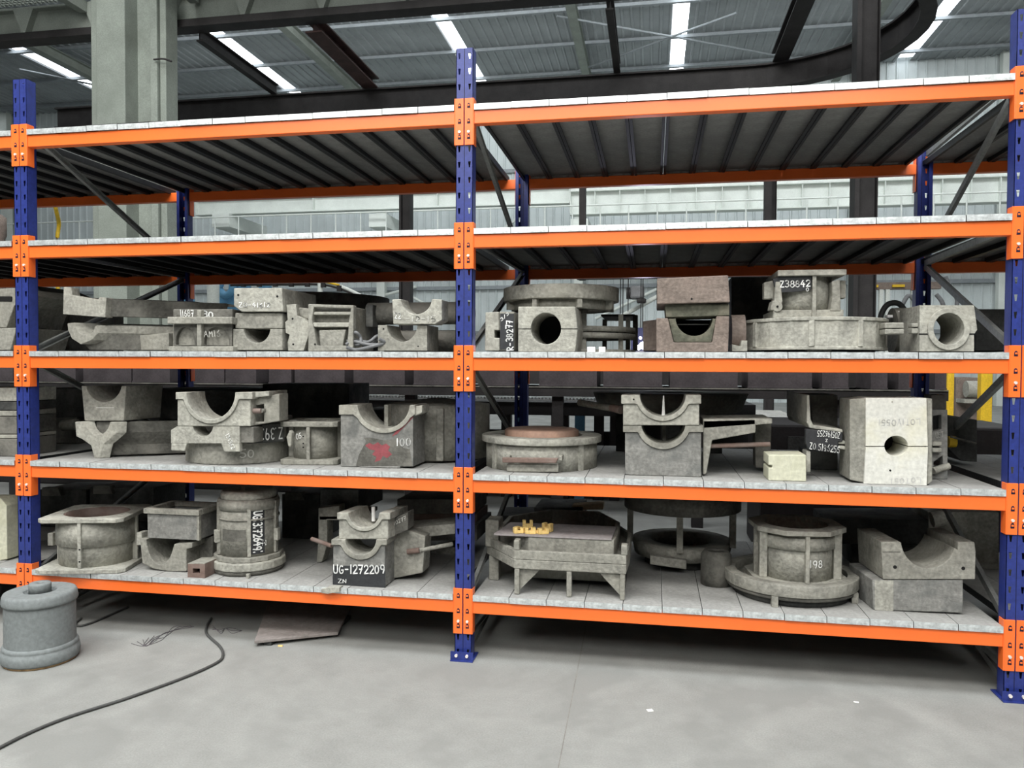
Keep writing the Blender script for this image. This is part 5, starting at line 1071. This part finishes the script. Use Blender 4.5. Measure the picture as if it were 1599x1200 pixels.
for i, (a, b) in enumerate(gaps):
    u, v = at(a, 590, BY), at(b, 590, BY); w2 = v.x - u.x; dd = .5
    m_ = MB(); e = .02; H0, H1 = zt1, zt1 + .17
    m_.box(u.x, v.x, BY, BY + .025, H0, H1); m_.box(u.x, v.x, BY + dd - .025, BY + dd, H0, H1); m_.box(u.x, u.x + .025, BY + .025, BY + dd - .025, H0, H1); m_.box(v.x - .025, v.x, BY + .025, BY + dd - .025, H0, H1); m_.box(u.x + .025, v.x - .025, BY + .025, BY + dd - .025, H0, H0 + .02)
    m_.cur = 0; m_.box(u.x - .004, v.x + .004, BY - .006, BY, H0, H0 + .012)
    o = m_.build('moulding_box', 'grey_box', bevel=.002)
    near = 'left' if (a + b) / 2 < 725 else 'right'
    od = ['leftmost', 'second', 'third', 'fourth', 'fifth', 'sixth', 'seventh', 'eighth', 'ninth', 'tenth', 'eleventh', 'twelfth', 'thirteenth', 'fourteenth', 'fifteenth', 'sixteenth', 'seventeenth', 'eighteenth', 'rightmost'][i]
    tag(o, 'dark steel moulding box, %s from the left in the row behind the rack' % od if od not in ('leftmost', 'rightmost') else 'dark steel moulding box, %s in the row behind the rack' % od, 'box', 'moulding boxes on the bench behind the rack')
# conveyor and added dark masses below the bench seen through level four
t = thing('conveyor_frame', 'dark conveyor frame with pale perforated edge strips behind level four', 'machine', (at(640, 640, 4.4).x, 4.6, 0))
MB().box(at(505, 640, 4.4).x, at(1180, 640, 4.4).x, 4.4, 5.4, zat(648, 800, 4.4), zat(628, 800, 4.4)).build('machine_bed', 'steel_dark', t)
for a, b in ((619.5, 620.8), (623.5, 624.6)):
    MB().box(at(563, 620, 4.38).x, at(1010, 620, 4.38).x, 4.36, 4.40, zat(b, 800, 4.38), zat(a, 800, 4.38)).build('edge_strip', 'slat', t)
m_ = MB(); xx = at(563, 622, 4.38).x
while xx < at(1005, 622, 4.38).x: m_.box(xx, xx + .012, 4.37, 4.385, zat(623.5, 800, 4.38), zat(620.8, 800, 4.38)); xx += .036
g = m_.build('strip_webs', 'slat', t); g['kind'] = 'stuff'
for px in (752, 790, 812, 868, 880, 905, 935, 960): xx = at(px, 650, 4.5).x; MB().box(xx - .05, xx + .05, 4.5, 4.6, 0, zat(648, 800, 4.4)).build('leg', 'steel_dark' if px not in (812, 905) else 'sky_blue', t)
MB().box(at(560, 640, 5.2).x, at(745, 640, 5.2).x, 5.2, 5.3, 0, zat(648, 800, 4.4)).build('skirt_panel', 'steel_dark', t); MB().box(at(960, 640, 5.2).x, at(1180, 640, 5.2).x, 5.2, 5.3, 0, zat(648, 800, 4.4)).build('skirt_panel', 'steel_dark', t)
MB().box(at(752, 640, 5.2).x, at(960, 640, 5.2).x, 5.2, 5.3, 0, zat(672, 800, 5.2)).build('skirt_panel', 'steel_dark', t)
t = thing('dark_infill', 'wide dark mass added behind the left bay, filling the void below the bench', 'machine', (at(250, 700, 3.9).x, 4, 0))
MB().box(at(-60, 700, 4.3).x, at(455, 700, 4.3).x, 4.3, 5.2, 0, zat(606, 300, 4.3)).build('body', 'steel_dark', t, bevel=.02); MB().box(at(60, 700, 4.3).x, at(180, 700, 4.3).x, 4.25, 4.3, .3, zat(640, 300, 4.3)).build('front_panel', 'cast_black', t)  # dark body added to fill the black void under the bench
# slatted pallets
def pallet(label, px0, px1, pya, pyb_, Z, n, rot=0, seedY=0):
    a, b = atz(px0, pyb_, Z), atz(px1, pyb_, Z); c1 = atz(px0 + (px1 - px0) * .3, pya, Z)
    t = thing('slatted_rack', label, 'grating', ((a.x + b.x) / 2, a.y, Z - .08)); L_ = b.x - a.x; dd = c1.y - a.y
    s0 = MB().box(a.x, b.x, a.y, a.y + dd / n * .6, Z - .02, Z).build('slat', 'slat', t)
    for i in range(1, n): copy_part(s0, t, (0, dd * i / n, 0))
    for i in range(5): MB().box(a.x + L_ * i / 4 * .97, a.x + L_ * i / 4 * .97 + .05, a.y, a.y + dd, Z - .08, Z - .02).build('bearer', 'slat', t)
    for xx, yy in ((a.x, a.y), (b.x - .06, a.y), (a.x, a.y + dd - .06), (b.x - .06, a.y + dd - .06)): MB().box(xx, xx + .06, yy, yy + .06, 0, Z - .08).build('leg', 'steel_dark', t)
    return t
pallet('pale slatted platform seen between the twin cradles and the curved shell', 1170, 1262, 640, 657, .75, 7)
pallet('pale slatted platform seen right of the white block under the yellow posts', 1478, 1512, 652, 665, .70, 5)
t = thing('dark_infill', 'low dark mass added below the slatted platforms behind right bay', 'machine', (at(1300, 700, 4.2).x, 4.2, 0))
MB().box(at(1185, 700, 2.4).x, at(1600, 700, 2.4).x, 2.3, 3.1, 0, zat(664, 1300, 2.3)).build('body', 'steel_dark', t, bevel=.02); MB().box(at(1230, 700, 2.3).x, at(1330, 700, 2.3).x, 2.27, 2.3, .5, .9).build('front_sheet', 'cast_black', t)  # second dark body, added to keep the space below black
# yellow posts
for i, (a, b, Y) in enumerate(((1479, 1490, 5.0), (1532, 1550, 4.8))):
    q0, q1 = at(a, 620, Y), at(b, 620, Y); t = thing('yellow_post', ['slimmer yellow post seen through level four near the right upright', 'broader yellow post nearest the right upright on level four'][i], 'post', ((q0.x + q1.x) / 2, Y, 0)); zt3 = zat(575, 1500, Y)
    MB().box(q0.x, q1.x, Y, Y + .1, 0, zt3, ).build('post_shaft', 'yellow', t, bevel=.008); MB().box(q0.x - .05, q1.x + .05, Y - .05, Y + .15, 0, .02).build('base_plate', 'yellow', t)
t = thing('wire_cage', 'pale cage box with rounded bundle between the two yellow posts', 'cage', (at(1515, 640, 7.6).x, 7.6, 0))
MB().box(at(1492, 640, 7.8).x, at(1532, 640, 7.8).x, 7.8, 8.4, 0, zat(590, 1510, 7.8)).build('cage_body', 'cast_brown', t); MB().tube((at(1508, 610, 7.6).x, 7.6, zat(608, 1515, 7.6)), (at(1530, 610, 7.6).x, 7.6, zat(608, 1515, 7.6)), .11, seg=18).build('bundle', 'cast_light', t); MB().box(at(1506, 630, 7.5).x, at(1532, 630, 7.5).x, 7.5, 7.79, zat(630, 1510, 7.5), zat(624, 1510, 7.5)).build('tray', 'cast_light', t)
# welding glare behind the middle level
WYD = 5.5
t = thing('welding_arc', 'blazing violet-white welding arc seen beyond the middle level deck', 'lamp', tuple(at(1004, 548, WYD)))
for px, py, rr in ((1004, 540, .045), (1011, 542, .035), (997, 543, .03), (1000, 528, .016), (994, 541, .012)):
    q = at(px, py, WYD); MB().lathe(q.x, q.y, [(0, q.z - rr), (rr * .7, q.z - rr * .7), (rr, q.z), (rr * .7, q.z + rr * .7), (0, q.z + rr)], 16).build('arc_spot', 'weld', t)
a = at(985, 520, 5.7); b = at(1026, 520, 5.7); MB().box(a.x, b.x, 5.7, 5.76, 0, zat(512, 1000, 5.7)).build('welding_screen', 'blue_dark', t)
q = at(1399, 548, WYD); t2 = thing('welding_arc', 'small bright glint beyond the deck under the flanged pipe', 'lamp', (q.x, q.y, q.z)); MB().lathe(q.x, q.y, [(0, q.z), (.03, q.z + .02), (.03, q.z + .035), (0, q.z + .05)], 14).build('arc_spot', 'weld', t2); MB().box(q.x - .02, q.x + .02, q.y - .02, q.y + .02, 0, q.z).build('stand', 'steel_dark', t2)
MB().box(at(1000, 560, WYD).x - .05, at(1000, 560, WYD).x + .05, WYD - .05, WYD + .05, 0, at(1004, 548, WYD).z - .0).build('work_stand', 'steel_dark', t)
l = bpy.data.lights.new('welding_light', 'POINT'); l.energy = 12; l.color = (.8, .8, 1); l.shadow_soft_size = .1; o = bpy.data.objects.new('welding_light', l); COL.objects.link(o); o.location = at(1004, 536, WYD - .2)
# blue machine and grey duct
t = thing('blue_press', 'pale blue machine with pipes behind the left bay', 'machine', (at(330, 480, 11).x, 11, 0))
for a, b, py0 in ((276, 291, 430), (404, 413, 430), (366, 380, 438)): MB().box(at(a, 460, 11).x, at(b, 460, 11).x, 11, 11.3, 0 if a < 400 else .0, zat(py0, 350, 11)).build('frame_post', 'sky_blue', t)
MB().box(at(340, 480, 11.1).x, at(366, 480, 11.1).x, 11.1, 11.5, 0, zat(460, 350, 11)).build('cabinet', 'sky_blue', t); MB().box(at(276, 480, 11.4).x, at(380, 480, 11.4).x, 11.3, 11.9, 0, zat(500, 350, 11.4)).build('base_cabinet', 'cast_dark', t)
MB().cable([at(345, 438, 10.9), at(343, 452, 10.9), at(352, 462, 10.9), at(362, 455, 10.9), at(364, 440, 10.9)], .08).build('bent_pipe', 'sky_blue', t)
q = at(333, 460, 10.2); t = thing('grey_duct', 'pale grey upright duct beside the blue machine', 'duct', (q.x, 10.2, 0)); MB().tube((q.x, 10.2, 0), (q.x, 10.2, zat(436, 333, 10.2)), .115, seg=24).build('duct_pipe', 'pale_steel', t); MB().tube((q.x, 10.2, 1.9), (q.x, 10.2, 1.97), .135, seg=24).build('duct_collar', 'pale_steel', t)
# festoon track curving down
FYD = 9.5; pts = [(360, 442), (400, 441), (450, 441), (500, 441), (530, 447), (560, 460), (590, 478), (615, 497)]
t = thing('festoon_track', 'pale curved track with yellow strip dipping behind the left bay', 'track', tuple(at(480, 460, FYD)))
MB().cable([at(a, b, FYD) for a, b in pts], .03).build('track_rail', 'pale_steel', t); MB().cable([at(a, b + 4, FYD) for a, b in pts], .018).build('lower_rail', 'steel_dark', t); MB().cable([at(a, b - 1.5, FYD - .04) for a, b in pts[:5]], .02).build('yellow_strip', 'yellow', t)
for px, py in ((380, 442), (405, 442), (430, 442), (455, 442), (480, 442), (505, 443), (530, 449), (562, 464)): q = at(px, py, FYD - .03); MB().box(q.x - .04, q.x + .04, q.y - .03, q.y + .03, q.z - .07, q.z + .03).build('trolley', 'steel_dark', t)
q = at(500, 441, FYD); MB().tube((q.x, FYD, 0), (q.x, FYD, q.z), .05, seg=10).build('support_post', 'pale_steel', t)
# hoist with chains
HY = 8.35; t = thing('chain_hoist', 'dark electric hoist with hanging chains seen between wheel and brown block', 'hoist', tuple(at(1000, 455, HY)))
a = at(984, 446, HY); b = at(1006, 466, HY); MB().box(a.x, b.x, HY, HY + .3, b.z, a.z).build('hoist_body', 'hose_grey', t, bevel=.03); a = at(978, 449, HY); MB().tube((a.x, HY + .1, a.z - .08), (at(990, 449, HY).x, HY + .1, a.z - .08), .09, seg=16).build('motor', 'steel_dark', t)
for px, y2 in ((969, 490), (973, 500), (981, 487), (1001, 515), (1004, 515)): q = at(px, 440, HY); MB().tube((q.x, HY, zat(430, px, HY)), (q.x, HY, zat(y2, px, HY)), .008, seg=5).build('chain', 'steel_dark', t)
a = at(994, 466, HY); b = at(1009, 473, HY); MB().box(a.x, b.x, HY, HY + .15, b.z, a.z).build('hook_block', 'steel_dark', t, bevel=.02)
MB().box(at(900, 430, HY).x, at(1200, 430, HY).x, HY + .05, HY + .2, zat(434, 1000, HY), zat(424, 1000, HY)).build('carrier_beam', 'steel_dark', t)
for x_ in (902, 1195): q = at(x_, 430, HY); MB().box(q.x, q.x + .1, HY + .15, HY + .3, zat(434, 1000, HY), zb_ - .001).build('hanger', 'steel_dark', t)
MB().tube(at(960, 500, HY + .4), at(1060, 445, HY + .4), .035, seg=8).build('boom', 'pale_steel', t)
# pipes at far right on middle level
t = thing('pipe_rack', 'pipework with yellow bands beyond the right bay', 'pipes', (at(1420, 480, 10).x, 10, 0))
MB().box(at(1362, 444, 10).x, at(1470, 444, 10).x, 10, 10.1, zat(452, 1400, 10), zat(441, 1400, 10)).build('tray', 'cast_brown', t)
for a, b in ((1363, 1371), (1393, 1412)): MB().box(at(a, 447, 9.98).x, at(b, 447, 9.98).x, 9.95, 9.99, zat(449, 1400, 10), zat(445, 1400, 10)).build('yellow_band', 'yellow', t)
for px in (1375, 1385, 1425, 1445): q = at(px, 470, 10.05); MB().box(q.x - .03, q.x + .03, 10.0, 10.08, 0, zat(452, 1400, 10)).build('tray_leg', 'pale_steel', t)
for pts in (((1476, 432), (1484, 450), (1494, 466), (1494, 478)), ((1462, 460), (1470, 470), (1474, 480)), ((1408, 478), (1420, 462), (1436, 482))): MB().cable([at(a, b, 9.9) for a, b in pts], .035).build('bent_pipe', 'hose_grey', t)
# left edge: yellow hose and frames seen above level two
t = thing('yellow_hose', 'yellow hose hanging behind the left bay next to the pale column', 'hose', tuple(at(90, 372, 9)))
MB().cable([Vector((at(86, 310, 8.6).x, 8.6, zb_ - .03)), at(86, 310, 8.6), at(88, 330, 8.7), at(92, 350, 9), at(89, 376, 9), at(90, 420, 9), Vector((at(90, 420, 9).x, 9, .04))], .035).build('hose', 'yellow', t)
t = thing('rusty_tank', 'rusty brown rounded tank at the far left edge above level two', 'tank', tuple(at(0, 372, 6.5)))
q = at(-4, 360, 6.5); MB().lathe(q.x, q.y, [(.01, 0), (.1, 0), (.1, zat(372, 0, 6.5)), (.12, zat(368, 0, 6.5)), (.12, zat(340, 0, 6.5)), (.06, zat(335, 0, 6.5)), (.01, zat(335, 0, 6.5))], 24).build('tank_body', 'cast_brown', t)
for _o in bpy.data.objects:
    if '_o' in _o: del _o['_o']
